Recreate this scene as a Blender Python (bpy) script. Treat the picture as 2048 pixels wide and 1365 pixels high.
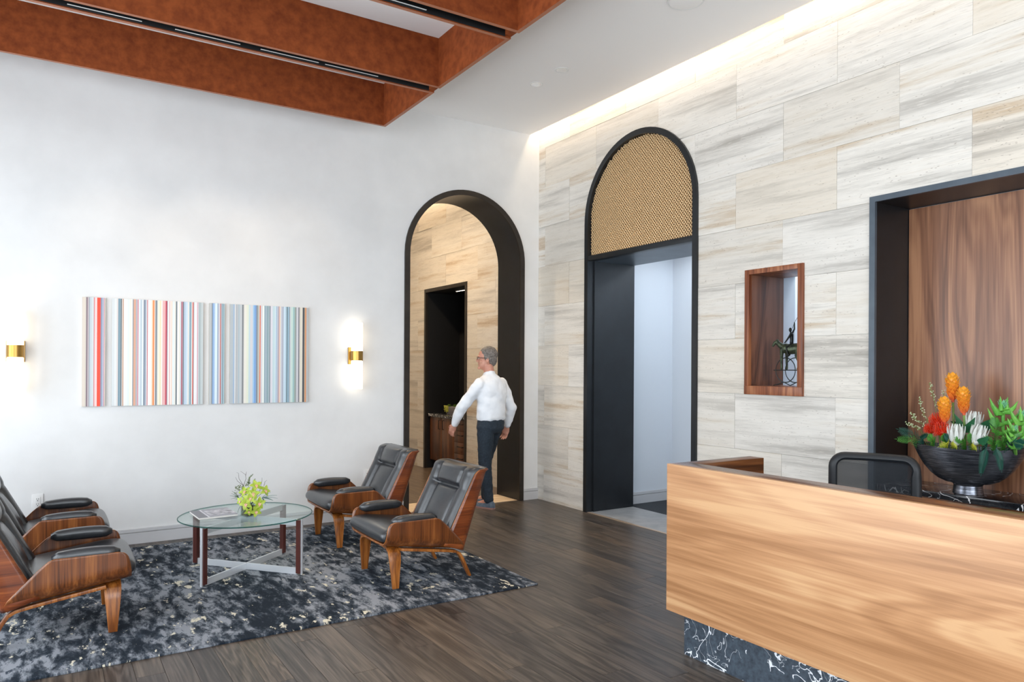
import bpy, bmesh, math, random
from mathutils import Vector, Matrix, Euler, noise
PI = math.pi
rnd = random.Random(7)
scn = bpy.context.scene
COL = scn.collection
for o in list(bpy.data.objects): bpy.data.objects.remove(o)

# ------------------------------------------------------------------ camera
FPX, CYP, YAW, ROLL, CAMH = 1457.12, 734.54, math.radians(32.594), math.radians(0.331), 1.5
cam_d = bpy.data.cameras.new('camera'); cam = bpy.data.objects.new('camera', cam_d); COL.objects.link(cam)
cam_d.sensor_fit = 'HORIZONTAL'; cam_d.sensor_width = 36.0
cam_d.lens = FPX / 2048 * 36.0
cam_d.shift_y = (CYP - 682.5) / 2048
cam_d.clip_start = 0.05; cam_d.clip_end = 200
Fv = Vector((math.sin(YAW), math.cos(YAW), 0)); Rv = Vector((math.cos(YAW), -math.sin(YAW), 0)); Uv = Vector((0, 0, 1))
R2 = Rv * math.cos(ROLL) + Uv * math.sin(ROLL); U2 = -Rv * math.sin(ROLL) + Uv * math.cos(ROLL)
m = Matrix((R2, U2, -Fv)).transposed().to_4x4(); m.translation = Vector((0, 0, CAMH))
cam.matrix_world = m
scn.camera = cam

# ------------------------------------------------------------------ world, light, exposure
scn.view_settings.view_transform = 'Standard'
scn.view_settings.look = 'None'
scn.view_settings.gamma = 1.0
scn.view_settings.use_curve_mapping = False
scn.view_settings.exposure = 0.52
w = bpy.data.worlds.new('sky'); scn.world = w; w.use_nodes = True
bg = w.node_tree.nodes['Background']; bg.inputs[0].default_value = (0.86, 0.93, 1.0, 1); bg.inputs[1].default_value = 4.6

def area(name, loc, rot, sx, sy, power, color, portal=False, spread=PI):
    d = bpy.data.lights.new(name, 'AREA'); d.shape = 'RECTANGLE'; d.size = sx; d.size_y = sy
    d.energy = power; d.color = color; d.spread = spread
    if portal: d.cycles.is_portal = True
    o = bpy.data.objects.new(name, d); COL.objects.link(o); o.location = loc; o.rotation_euler = rot
    return o
def spot(name, loc, tgt, power, color, size=50, blend=0.6, rad=0.03):
    d = bpy.data.lights.new(name, 'SPOT'); d.energy = power; d.color = color
    d.spot_size = math.radians(size); d.spot_blend = blend; d.shadow_soft_size = rad
    o = bpy.data.objects.new(name, d); COL.objects.link(o); o.location = loc
    o.rotation_euler = (Vector(tgt) - Vector(loc)).to_track_quat('-Z', 'Y').to_euler()
    return o
# key planes of the place (metres)
WY, TX, CZ = 6.84, 4.727, 4.13           # plaster wall, travertine face, ceiling
LX, BY = -1.75, -3.4                      # window wall on the left, wall behind the camera
WIN_L = [(-2.9, -0.5), (-0.2, 2.2), (2.5, 4.9), (5.2, 6.6)]    # windows of the left wall (y ranges)
WIN_B = [(-1.2, 0.9), (1.2, 3.3)]                    # windows of the rear wall (x ranges)
WZ0, WZ1 = 0.2, 3.2
for a, b in WIN_L: area('window_portal', (LX - 0.02, (a + b) / 2, (WZ0 + WZ1) / 2), (0, -PI / 2, 0), WZ1 - WZ0, b - a, 1, (1, 1, 1), True)
for a, b in WIN_B: area('window_portal', ((a + b) / 2, BY - 0.02, (WZ0 + WZ1) / 2), (-PI / 2, 0, PI), b - a, WZ1 - WZ0, 1, (1, 1, 1), True)
WARM = (1.0, 0.72, 0.45)
# linear wall-wash in the ceiling slot above the travertine
area('wall_wash', (TX - 0.085, 3.0, CZ + 0.10), (0, math.radians(10), 0), 0.03, 12.0, 24, (1.0, 0.80, 0.58))
area('wall_wash', (TX - 0.085, 9.3, CZ + 0.10), (0, math.radians(10), 0), 0.03, 4.0, 48, (1.0, 0.76, 0.50))

for y_ in (8.2, 9.4): spot('corridor_fill_spot', (3.3, y_, CZ - 0.03), (4.3, y_, 0.6), 120, (1.0, 0.78, 0.54), 125, 0.9, 0.08)  # added spots without fixtures, to brighten the corridor
# ------------------------------------------------------------------ helpers
def lin(h):
    h = h.lstrip('#'); c = [int(h[i:i + 2], 16) / 255 for i in (0, 2, 4)]
    return tuple((x / 12.92 if x <= 0.04045 else ((x + 0.055) / 1.055) ** 2.4) for x in c)

class MB:
    def __init__(s): s.v = []; s.f = []; s.mi = []; s.cur = 0
    def add(s, vs, fs):
        n = len(s.v); s.v += [tuple(v) for v in vs]
        for f in fs: s.f.append(tuple(i + n for i in f)); s.mi.append(s.cur)
        return s
    def box(s, x0, x1, y0, y1, z0, z1):
        return s.add([(x0,y0,z0),(x1,y0,z0),(x1,y1,z0),(x0,y1,z0),(x0,y0,z1),(x1,y0,z1),(x1,y1,z1),(x0,y1,z1)],
                     [(0,3,2,1),(4,5,6,7),(0,1,5,4),(1,2,6,5),(2,3,7,6),(3,0,4,7)])
    def hexa(s, b, t):
        return s.add(list(b) + list(t), [(0,3,2,1),(4,5,6,7),(0,1,5,4),(1,2,6,5),(2,3,7,6),(3,0,4,7)])
    def prism(s, poly, axis, a0, a1):
        n = len(poly)
        def P(p, a):
            return {0: (a, p[0], p[1]), 1: (p[0], a, p[1]), 2: (p[0], p[1], a)}[axis]
        vs = [P(p, a0) for p in poly] + [P(p, a1) for p in poly]
        return s.add(vs, [tuple(range(n))[::-1], tuple(range(n, 2 * n))] + [(i, (i + 1) % n, n + (i + 1) % n, n + i) for i in range(n)])
    def ring(s, outer, inner, axis, a0, a1, closed=False):
        """band between two open (or closed) outlines, extruded"""
        n = len(outer)
        def P(p, a): return {0: (a, p[0], p[1]), 1: (p[0], a, p[1]), 2: (p[0], p[1], a)}[axis]
        vs = [P(p, a0) for p in outer] + [P(p, a0) for p in inner] + [P(p, a1) for p in outer] + [P(p, a1) for p in inner]
        fs = []
        for i in range(n if closed else n - 1):
            j = (i + 1) % n
            fs += [(i, j, n + j, n + i), (2*n + i, 3*n + i, 3*n + j, 2*n + j), (i, 2*n + i, 2*n + j, j), (n + i, n + j, 3*n + j, 3*n + i)]
        if not closed: fs += [(0, n, 3*n, 2*n), (n-1, 3*n-1, 4*n-1, 2*n-1)]
        return s.add(vs, fs)
    def tube(s, pts, rad, n=8, cap=True, closed=False):
        pts = [Vector(p) for p in pts]; m_ = len(pts)
        if not hasattr(rad, '__len__'): rad = [rad] * m_
        T = []
        for i in range(m_):
            a = pts[(i - 1) % m_] if (i > 0 or closed) else pts[0]; b = pts[(i + 1) % m_] if (i < m_ - 1 or closed) else pts[-1]
            t = b - a; T.append(t.normalized() if t.length > 1e-9 else Vector((0, 0, 1)))
        u = T[0].orthogonal().normalized(); vs = []
        for i in range(m_):
            u = (u - T[i] * u.dot(T[i])); u = u.normalized() if u.length > 1e-6 else T[i].orthogonal().normalized()
            w_ = T[i].cross(u); r = rad[i]; ra, rb = r if hasattr(r, '__len__') else (r, r)
            for k in range(n):
                a = 2 * PI * k / n; vs.append(pts[i] + u * (math.cos(a) * ra) + w_ * (math.sin(a) * rb))
        fs = []
        for i in range(m_ if closed else m_ - 1):
            j = (i + 1) % m_
            for k in range(n): l = (k + 1) % n; fs.append((i*n + k, i*n + l, j*n + l, j*n + k))
        if cap and not closed: fs += [tuple(range(n))[::-1], tuple((m_ - 1) * n + k for k in range(n))]
        return s.add(vs, fs)
    def etube(s, secs, n=16):
        """loft of horizontal-ish ellipses: (centre, rx, ry, rot) along given centres, planes perpendicular to z"""
        vs = []; m_ = len(secs)
        for c, rx, ry, rot in secs:
            for k in range(n):
                a = 2 * PI * k / n; x = math.cos(a) * rx; y = math.sin(a) * ry
                vs.append((c[0] + x * math.cos(rot) - y * math.sin(rot), c[1] + x * math.sin(rot) + y * math.cos(rot), c[2]))
        fs = [(i*n + k, i*n + (k+1) % n, (i+1)*n + (k+1) % n, (i+1)*n + k) for i in range(m_ - 1) for k in range(n)]
        fs += [tuple(range(n))[::-1], tuple((m_ - 1) * n + k for k in range(n))]
        return s.add(vs, fs)
    def lathe(s, prof, c=(0, 0, 0), n=32, cap=True, sx=1, sy=1):
        vs = []; m_ = len(prof)
        for r, z in prof:
            for k in range(n):
                a = 2 * PI * k / n; vs.append((c[0] + math.cos(a) * r * sx, c[1] + math.sin(a) * r * sy, c[2] + z))
        fs = [(i*n + k, i*n + (k+1) % n, (i+1)*n + (k+1) % n, (i+1)*n + k) for i in range(m_ - 1) for k in range(n)]
        if cap: fs += [tuple(range(n))[::-1], tuple((m_ - 1) * n + k for k in range(n))]
        return s.add(vs, fs)
    def ball(s, c, r, n=10, m_=7, rot=None):
        r = r if hasattr(r, '__len__') else (r, r, r); vs = []; c = Vector(c)
        for i in range(m_ + 1):
            p = PI * i / m_
            for k in range(n):
                a = 2 * PI * k / n; q = Vector((math.sin(p) * math.cos(a) * r[0], math.sin(p) * math.sin(a) * r[1], -math.cos(p) * r[2]))
                if rot: q = rot @ q
                vs.append(c + q)
        return s.add(vs, [(i*n + k, i*n + (k+1) % n, (i+1)*n + (k+1) % n, (i+1)*n + k) for i in range(m_) for k in range(n)])
    def grid(s, fn, nu, nv, closev=False):
        vs = [fn(i / nu, j / nv) for i in range(nu + 1) for j in range(nv + 1)]
        W_ = nv + 1
        return s.add(vs, [(i*W_ + j, i*W_ + j + 1, (i+1)*W_ + j + 1, (i+1)*W_ + j) for i in range(nu) for j in range(nv)])
    def leaf(s, base, d, up, L, wd, bend=0.3, n=6, fold=0.15, tip=0.0, fat=0.5):
        """pointed blade with midrib fold; two-sided sheet of real, small thickness"""
        base = Vector(base); d = Vector(d).normalized(); up = Vector(up); up = (up - d * up.dot(d)).normalized(); sd = d.cross(up)
        top = []; 
        for i in range(n + 1):
            t = i / n; wv = wd * 0.5 * (math.sin(PI * min(1, t ** fat * (1 - tip) + tip * t)) if 0 < t < 1 else 0.04)
            c = base + d * (L * (t - 0.25 * bend * t * t)) + up * (-bend * L * t * t * 0.8)
            top += [c - sd * wv + up * wv * fold, c - up * 0, c + sd * wv + up * wv * fold]
        th = up * (-0.0012 - wd * 0.01); m_ = len(top); vs = top + [p + th for p in top]; fs = []
        for i in range(n):
            for q in (0, 1):
                a = i*3 + q; fs += [(a, a + 1, a + 4, a + 3), (m_ + a, m_ + a + 3, m_ + a + 4, m_ + a + 1)]
            a = i*3; fs += [(a, a + 3, m_ + a + 3, m_ + a), (a + 2, m_ + a + 2, m_ + a + 5, a + 5)]
        return s.add(vs, fs)
    def mesh(s, name, mats, smooth=True, bevel=0, angle=40):
        me = bpy.data.meshes.new(name); me.from_pydata(s.v, [], s.f)
        for mt in (mats if isinstance(mats, (list, tuple)) else [mats]): me.materials.append(mt)
        me.polygons.foreach_set('material_index', s.mi)
        bm = bmesh.new(); bm.from_mesh(me)
        bmesh.ops.recalc_face_normals(bm, faces=bm.faces)
        if bevel:
            ed = [e for e in bm.edges if len(e.link_faces) == 2 and e.calc_face_angle(0) > 0.6]
            bmesh.ops.bevel(bm, geom=ed, offset=bevel, segments=2, affect='EDGES', profile=0.6, clamp_overlap=True)
        bm.to_mesh(me); bm.free()
        if smooth:
            me.polygons.foreach_set('use_smooth', [True] * len(me.polygons)); me.set_sharp_from_angle(angle=math.radians(angle))
        me.update(); return me
    def build(s, name, mats, parent=None, **k):
        o = bpy.data.objects.new(name, s.mesh(name, mats, **k)); COL.objects.link(o)
        if parent is not None: o.parent = parent
        return o

def bx(*a): return MB().box(*a)
def tag(o, label=None, cat=None, group=None, kind=None):
    if label: o['label'] = label
    if cat: o['category'] = cat
    if group: o['group'] = group
    if kind: o['kind'] = kind
    return o
def thing(name, label, cat, loc=(0, 0, 0), rz=0, group=None):
    o = bpy.data.objects.new(name, None); COL.objects.link(o); o.empty_display_size = 0.05
    o.location = loc; o.rotation_euler = (0, 0, rz); return tag(o, label, cat, group)
def struct(name, mb, mats, parent=None, **k):
    o = mb.build(name, mats, parent, **k)
    if parent is None: o['kind'] = 'structure'
    return o
def dup(root, loc, rz, label):
    def cp(o, par):
        c = o.copy(); COL.objects.link(c); c.parent = par
        for ch in o.children: cp(ch, c)
        return c
    r = cp(root, None); r.location = loc; r.rotation_euler = (0, 0, rz); r['label'] = label
    return r
def bake(o):
    bpy.context.view_layer.update()
    dg = bpy.context.evaluated_depsgraph_get()
    me = bpy.data.meshes.new_from_object(o.evaluated_get(dg)); o.modifiers.clear(); o.data = me
    return o
def subsurf(o, lv=2):
    md = o.modifiers.new('sub', 'SUBSURF'); md.levels = lv; md.render_levels = lv; return bake(o)
def remesh(o, vox, smooth=2):
    md = o.modifiers.new('rm', 'REMESH'); md.mode = 'VOXEL'; md.voxel_size = vox; md.use_smooth_shade = True
    if smooth:
        sm = o.modifiers.new('sm', 'SMOOTH'); sm.factor = 0.5; sm.iterations = smooth
    mats = list(o.data.materials); bake(o)
    o.data.materials.clear()
    for mt in mats: o.data.materials.append(mt)
    o.data.polygons.foreach_set('use_smooth', [True] * len(o.data.polygons)); return o

# ------------------------------------------------------------------ materials
class NT:
    def __init__(s, name):
        s.m = bpy.data.materials.new(name); s.m.use_nodes = True; s.t = s.m.node_tree; s.b = s.t.nodes['Principled BSDF']
    def n(s, ty, **k):
        nd = s.t.nodes.new(ty)
        for a, v in k.items(): setattr(nd, a, v)
        return nd
    def l(s, a, b): s.t.links.new(a, b)
    def set(s, **k):
        for a, v in k.items():
            i = s.b.inputs[a.replace('_', ' ')]; i.default_value = (*v, 1) if hasattr(v, '__len__') and len(v) == 3 and i.type == 'RGBA' else v
        return s
    def coord(s, scale=(1, 1, 1), rand=False, kind='Object', rot=(0, 0, 0)):
        tc = s.n('ShaderNodeTexCoord'); mp = s.n('ShaderNodeMapping'); mp.inputs['Scale'].default_value = scale; mp.inputs['Rotation'].default_value = rot
        s.l(tc.outputs[kind], mp.inputs['Vector'])
        if rand:
            oi = s.n('ShaderNodeObjectInfo'); vm = s.n('ShaderNodeVectorMath', operation='SCALE'); vm.inputs[0].default_value = (53.0, 31.0, 17.0)
            s.l(oi.outputs['Random'], vm.inputs['Scale']); s.l(vm.outputs[0], mp.inputs['Location'])
        return mp.outputs[0]
    def noise(s, vec, scale, detail=3, rough=0.5, dist=0):
        nd = s.n('ShaderNodeTexNoise'); nd.inputs['Scale'].default_value = scale; nd.inputs['Detail'].default_value = detail
        nd.inputs['Roughness'].default_value = rough; nd.inputs['Distortion'].default_value = dist; s.l(vec, nd.inputs['Vector']); return nd.outputs['Fac']
    def math(s, op, a, b=None, c=None):
        nd = s.n('ShaderNodeMath', operation=op)
        for i, v in enumerate((a, b, c)):
            if v is None: continue
            if isinstance(v, (int, float)): nd.inputs[i].default_value = v
            else: s.l(v, nd.inputs[i])
        return nd.outputs[0]
    def ramp(s, fac, stops, interp='LINEAR'):
        nd = s.n('ShaderNodeValToRGB'); cr = nd.color_ramp; cr.interpolation = interp
        while len(cr.elements) < len(stops): cr.elements.new(0.5)
        for e, (p, c) in zip(cr.elements, stops): e.position = p; e.color = (*c, 1)
        s.l(fac, nd.inputs[0]); return nd.outputs[0]
    def mix(s, fac, a, b, bt='MIX'):
        nd = s.n('ShaderNodeMix', data_type='RGBA', blend_type=bt)
        for i, v in ((0, fac), (6, a), (7, b)):
            if isinstance(v, (int, float)): nd.inputs[i].default_value = v
            elif hasattr(v, '__len__') : nd.inputs[i].default_value = (*v, 1)
            else: s.l(v, nd.inputs[i])
        return nd.outputs[2]
    def col(s, out): s.l(out, s.b.inputs['Base Color']); return s
    def bump(s, h, strength=0.2, dist=0.01):
        nd = s.n('ShaderNodeBump'); nd.inputs['Strength'].default_value = strength; nd.inputs['Distance'].default_value = dist
        s.l(h, nd.inputs['Height']); s.l(nd.outputs[0], s.b.inputs['Normal']); return s

def plain(name, c, rough=0.5, metal=0, **k):
    t = NT(name); t.set(Base_Color=c, Roughness=rough, Metallic=metal, **k); return t.m
def mottled(name, c0, c1, scale=8, rough=0.6, metal=0, bump=0.0, rand=False, detail=4, **k):
    t = NT(name); v = t.coord(rand=rand); f = t.noise(v, scale, detail, 0.6); t.col(t.ramp(f, [(0.3, c0), (0.7, c1)]))
    t.set(Roughness=rough, Metallic=metal, **k)
    if bump: t.bump(f, bump, 0.004)
    return t.m
def wood(name, dark, mid, light, grain='x', scale=1.0, rough=0.35, freq=22, stretch=0.1, rand=False, contrast=1.0, coat=0.0, fine=0.35):
    """veneer: contour lines of a stretched noise give cathedral figure, plus pores and slow tone drift"""
    t = NT(name); g = {'x': 0, 'y': 1, 'z': 2}[grain]
    sc = [scale] * 3; sc[g] = scale * stretch; v = t.coord(tuple(sc), rand)
    n1 = t.noise(v, 1.9, 1.6, 0.4, 0.25)
    b1 = t.math('MULTIPLY_ADD', t.math('SINE', t.math('MULTIPLY', n1, freq * 3.0)), 0.5, 0.5)
    b2 = t.math('MULTIPLY_ADD', t.math('SINE', t.math('MULTIPLY', n1, freq * 11.0)), 0.5, 0.5)
    sc2 = [150 * scale] * 3; sc2[g] = 2.2 * scale; f2 = t.noise(t.coord(tuple(sc2), rand), 1.0, 2, 0.6)
    sc4 = [34 * scale] * 3; sc4[g] = 0.8 * scale; f4 = t.noise(t.coord(tuple(sc4), rand), 1.0, 3, 0.6)
    sc3 = [5 * scale] * 3; sc3[g] = 0.35 * scale; f3 = t.noise(t.coord(tuple(sc3), rand), 1.0, 2, 0.5)
    wgt = t.math('MULTIPLY', f3, 1.6)
    parts = ((t.math('MULTIPLY', t.math('POWER', b1, 0.6), wgt), 0.26 * contrast), (t.math('MULTIPLY', b2, wgt), 0.12 * contrast), (f2, fine * 0.5), (f4, 0.50), (f3, 0.30))
    fac = None; mean = 0
    for o_, k in parts:
        q = t.math('MULTIPLY', o_, k); fac = q if fac is None else t.math('ADD', fac, q)
    mean = 0.26 * contrast * 0.48 + 0.12 * contrast * 0.4 + fine * 0.25 + 0.25 + 0.15
    t.col(t.ramp(fac, [(mean - 0.17, dark), (mean, mid), (mean + 0.17, light)]))
    t.set(Roughness=rough, Coat_Weight=coat, Coat_Roughness=0.15); t.bump(f2, 0.04, 0.002); return t.m
def glassy(name, tint, ior=1.45, rough=0.0):
    """clear sheet glass: tinted see-through plus Fresnel mirror"""
    t = NT(name); t.t.nodes.remove(t.b); out = t.t.nodes['Material Output']
    tr = t.n('ShaderNodeBsdfTransparent'); tr.inputs[0].default_value = (*tint, 1)
    gl = t.n('ShaderNodeBsdfGlossy'); gl.inputs['Roughness'].default_value = rough
    ge = t.n('ShaderNodeNewGeometry'); dt = t.n('ShaderNodeVectorMath', operation='DOT_PRODUCT'); t.l(ge.outputs['Incoming'], dt.inputs[0]); t.l(ge.outputs['Normal'], dt.inputs[1])
    k = t.math('SUBTRACT', 1.0, t.math('ABSOLUTE', dt.outputs['Value'])); k2 = t.math('MULTIPLY', k, k); k5 = t.math('MULTIPLY', t.math('MULTIPLY', k2, k2), k)
    fac = t.math('MULTIPLY_ADD', k5, 0.5, 0.03); mx = t.n('ShaderNodeMixShader'); t.l(fac, mx.inputs[0])
    t.l(tr.outputs[0], mx.inputs[1]); t.l(gl.outputs[0], mx.inputs[2]); t.l(mx.outputs[0], out.inputs[0]); return t.m
def glow(name, c, strength):
    t = NT(name); t.set(Base_Color=(0.9, 0.9, 0.9), Emission_Color=c, Emission_Strength=strength, Roughness=0.3); return t.m

def travertine(name, warm=0.0):
    t = NT(name); v = t.coord((1, 1, 1), True)
    wob = t.noise(t.coord((1, 0.5, 1), True), 3.0, 3, 0.55)
    sep = t.n('ShaderNodeSeparateXYZ'); t.l(v, sep.inputs[0])
    zz = t.math('ADD', sep.outputs[2], t.math('MULTIPLY', wob, 0.025))
    def vec(ky, kz):
        c = t.n('ShaderNodeCombineXYZ'); t.l(t.math('MULTIPLY', sep.outputs[1], ky), c.inputs[1]); t.l(t.math('MULTIPLY', zz, kz), c.inputs[2]); return c.outputs[0]
    big = t.noise(vec(0.4, 5.0), 1.0, 3, 0.5); mid = t.noise(vec(1.0, 22.0), 1.0, 4, 0.6); fine = t.noise(vec(7.0, 120.0), 1.0, 3, 0.6)
    f = t.math('ADD', t.math('MULTIPLY', big, 0.62), t.math('MULTIPLY', mid, 0.38))
    A, Bc, Cc, D = lin('a39f99'), lin('d8d3ca'), lin('e6e2da'), lin('b9a791')
    c = t.ramp(f, [(0.29, lin('98938c')), (0.37, lin('b8b4ae')), (0.43, lin('d2cec7')), (0.50, lin('e4e0d9')), (0.57, lin('d8d1c6')), (0.63, lin('c6b49d')), (0.72, lin('ac947a'))])
    c = t.mix(t.math('MULTIPLY', t.math('GREATER_THAN', fine, 0.60), 0.20), c, lin('8e8780'))
    c = t.mix(t.math('MULTIPLY', t.math('LESS_THAN', fine, 0.40), 0.35), c, lin('eeebe4'))
    pit = t.n('ShaderNodeTexVoronoi'); pit.inputs['Scale'].default_value = 1.0; t.l(vec(22.0, 75.0), pit.inputs['Vector'])
    pm = t.math('MULTIPLY', t.math('LESS_THAN', pit.outputs['Distance'], 0.16), t.math('GREATER_THAN', mid, 0.53))
    c = t.mix(t.math('MULTIPLY', pm, 0.55), c, lin('7d7064'))
    oi = t.n('ShaderNodeObjectInfo'); calm = t.ramp(t.math('FRACT', t.math('MULTIPLY', oi.outputs['Random'], 7.3)), [(0, (0.08, 0.08, 0.08)), (0.5, (0.20, 0.20, 0.20)), (1, (0.42, 0.42, 0.42))])
    c = t.mix(calm, c, lin('d9d2c6'))
    tone = t.ramp(oi.outputs['Random'], [(0.0, (0.90, 0.88, 0.85)), (0.35, (1, 1, 1)), (0.75, (1.0, 0.99, 0.97)), (1.0, (0.95, 0.90, 0.83))])
    c = t.mix(1.0, c, tone, 'MULTIPLY')
    t.col(c); t.set(Roughness=0.5); t.bump(t.math('SUBTRACT', fine, t.math('MULTIPLY', pm, 0.8)), 0.15, 0.003); return t.m
def marble(name, base, vein, scale=1.0, rough=0.12, thick=0.012):
    t = NT(name); v = t.coord((scale,) * 3)
    n1 = t.noise(v, 2.0, 2.6, 0.5, 1.3); n2 = t.noise(v, 5.0, 2.2, 0.5, 1.0); big = t.noise(v, 1.4, 2, 0.5); cl = t.noise(v, 16, 5, 0.65)
    def ridge(n, wd): return t.math('LESS_THAN', t.math('ABSOLUTE', t.math('SUBTRACT', n, 0.5)), wd)
    v1 = t.math('MULTIPLY', ridge(n1, thick), t.math('GREATER_THAN', big, 0.42)); v2 = t.math('MULTIPLY', ridge(n2, thick * 0.8), t.math('GREATER_THAN', big, 0.47))
    c = t.ramp(cl, [(0.3, base[0]), (0.75, base[1])])
    c = t.mix(t.math('MULTIPLY', v2, 0.55), c, vein); c = t.mix(v1, c, vein); t.col(c); t.set(Roughness=rough); return t.m
def plank_mat(name, axis=1):
    t = NT(name); sc = [1.0] * 3; sc[axis] = 0.09
    n1 = t.noise(t.coord(tuple(9 * s_ for s_ in sc), True), 1.0, 3, 0.5, 0.5)
    bands = t.math('MULTIPLY_ADD', t.math('SINE', t.math('MULTIPLY', n1, 46)), 0.5, 0.5)
    sc2 = [110.0] * 3; sc2[axis] = 3.0; fine = t.noise(t.coord(tuple(sc2), True), 1.0, 3, 0.6)
    f = t.math('ADD', t.math('MULTIPLY', bands, 0.25), t.math('MULTIPLY', fine, 0.75))
    c = t.ramp(f, [(0.25, lin('2e2824')), (0.5, lin('4a423b')), (0.75, lin('655b52'))])
    oi = t.n('ShaderNodeObjectInfo'); tone = t.ramp(oi.outputs['Random'], [(0, (0.62, 0.62, 0.65)), (0.4, (0.95, 0.94, 0.93)), (0.8, (1.12, 1.07, 1.0)), (1, (1.25, 1.12, 0.98))])
    t.col(t.mix(1.0, c, tone, 'MULTIPLY')); t.set(Roughness=0.36); t.bump(f, 0.10, 0.002); return t.m
def rug_mat(name):
    t = NT(name); v = t.coord((1, 1, 1)); 
    wv = t.noise(v, 3.0, 3, 0.6)
    vs = t.coord((5.2, 1.9, 1)); vf = t.coord((12.0, 6.0, 1)); vb = t.coord((1.3, 0.5, 1))
    big = t.noise(vb, 1.6, 3, 0.5); n1 = t.noise(vs, 3.0, 7, 0.68, 0.3); n2 = t.noise(vf, 2.0, 6, 0.7, 0.3); n3 = t.noise(t.coord((4.2, 1.9, 1)), 4.2, 6, 0.66, 0.2)
    f = t.math('ADD', t.math('MULTIPLY', n1, 0.75), t.math('MULTIPLY', big, 0.35))
    c = t.ramp(f, [(0.0, lin('1d242d')), (0.49, lin('2c343d')), (0.53, lin('4a4f57')), (0.56, lin('6b7077')), (0.60, lin('888c93'))], 'CONSTANT')
    c = t.mix(t.math('GREATER_THAN', n2, 0.595), c, lin('39414b'))
    c = t.mix(t.math('GREATER_THAN', t.math('ADD', n3, t.math('MULTIPLY', t.noise(t.coord((2.0, 0.8, 1)), 1.7, 2), 0.35)), 0.805), c, lin('cfc8b4'))
    pile = t.noise(v, 260, 3, 0.7); c = t.mix(0.15, c, t.ramp(pile, [(0.3, (0.1, 0.1, 0.1)), (0.7, (1, 1, 1))]), 'OVERLAY')
    t.col(c); t.set(Roughness=0.95, Specular_IOR_Level=0.15); t.bump(pile, 0.5, 0.006); return t.m

M = {}
M['plaster'] = mottled('white_plaster', lin('dcdcdb'), lin('e6e6e5'), 2.0, 0.75, bump=0.02)
M['ceil'] = plain('ceiling_paint', lin('f0eeec'), 0.85)
M['base'] = plain('grey_baseboard_paint', lin('c6c6c8'), 0.5)
M['hall'] = plain('hall_wall_paint', lin('d4d9df'), 0.7)
M['carpet'] = mottled('dark_carpet', lin('25282c'), lin('34383d'), 60, 0.95, bump=0.2)
M['trav'] = travertine('travertine')
M['joint'] = plain('stone_joint', lin('a9a197'), 0.8)
M['steel'] = mottled('blackened_steel', lin('14171a'), lin('1b1f23'), 6, 0.38)
M['steel2'] = mottled('bronze_dark_steel', lin('2c2723'), lin('3a342e'), 6, 0.38, metal=0.4)
M['bluesteel'] = mottled('blue_grey_steel', lin('4a545e'), lin('56616b'), 5, 0.4, metal=0.2)
M['plank'] = plank_mat('stained_oak_plank'); M['slab'] = mottled('dark_floor_slab', lin('2c2722'), lin('433b34'), 5, 0.5)
M['corr'] = wood('corridor_oak', lin('3a3028'), lin('55473b'), lin('6d5d4e'), 'y', 6, 0.3, stretch=0.05)
M['thr'] = wood('pale_threshold_oak', lin('c9ae8c'), lin('dcc4a4'), lin('e8d4b8'), 'x', 3, 0.4)
M['greystone'] = mottled('grey_threshold_stone', lin('8b8c8d'), lin('a9a9a8'), 6, 0.35)
M['rug'] = rug_mat('abstract_rug')
M['copper'] = mottled('rust_plaster_board', lin('6e3114'), lin('924a22'), 14, 0.75, bump=0.05, detail=5, Specular_IOR_Level=0.2)
M['copper_lit_edge'] = mottled('rust_board_lit_edge', lin('9a5f42'), lin('a86c4e'), 10, 0.5)  # same board; light on its bottom edges is put into this paler colour
M['black'] = plain('matte_black', (0.006, 0.006, 0.007), 0.6)
M['leather'] = mottled('black_leather', (0.012, 0.014, 0.017), (0.022, 0.024, 0.028), 30, 0.30, bump=0.05, Specular_IOR_Level=0.7, Coat_Weight=0.15, Coat_Roughness=0.2)
M['chairwood'] = wood('walnut_ply', lin('4a2712'), lin('713e1c'), lin('945a2c'), 'z', 3.0, 0.28, freq=8, stretch=0.05, contrast=0.6, coat=0.25)
M['chairback'] = wood('walnut_ply_back', lin('4f2411'), lin('743819'), lin('8f4d25'), 'x', 3.0, 0.28, freq=8, stretch=0.06, contrast=0.6, coat=0.25)
M['chairleg'] = wood('walnut_leg', lin('6b3a18'), lin('91541f'), lin('ab6b32'), 'z', 4, 0.3, freq=12, coat=0.2)
M['desk'] = wood('desk_walnut_lit_front', lin('a1724b'), lin('bb8a60'), lin('cfa377'), 'y', 1.6, 0.36, freq=12, stretch=0.11, contrast=0.9, fine=0.2)  # same walnut as ledge and wing, paled for window light on the front
M['desktop'] = wood('desk_walnut_ledge', lin('5a3a28'), lin('70492f'), lin('8a5c3d'), 'y', 2, 0.25, freq=14)
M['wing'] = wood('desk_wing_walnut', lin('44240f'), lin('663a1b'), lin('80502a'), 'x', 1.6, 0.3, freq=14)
M['panel'] = wood('alcove_walnut', lin('6b4632'), lin('8d6046'), lin('ad7d5c'), 'z', 1.5, 0.32, freq=14, stretch=0.12, contrast=0.8)
M['niche'] = wood('niche_walnut', lin('673620'), lin('8a4f30'), lin('a66c48'), 'z', 2.2, 0.35, freq=16)
M['niche_in'] = wood('niche_lining_walnut', lin('4c2c1b'), lin('6c4128'), lin('84553a'), 'z', 1.8, 0.4, freq=18)
M['cab'] = wood('bar_walnut', lin('3e2011'), lin('5b3219'), lin('754523'), 'z', 2.0, 0.35, freq=14)
M['marble'] = marble('black_marble', (lin('14161a'), lin('24282d')), lin('e8e8ea'), 1.6, 0.10, 0.010)
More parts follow.
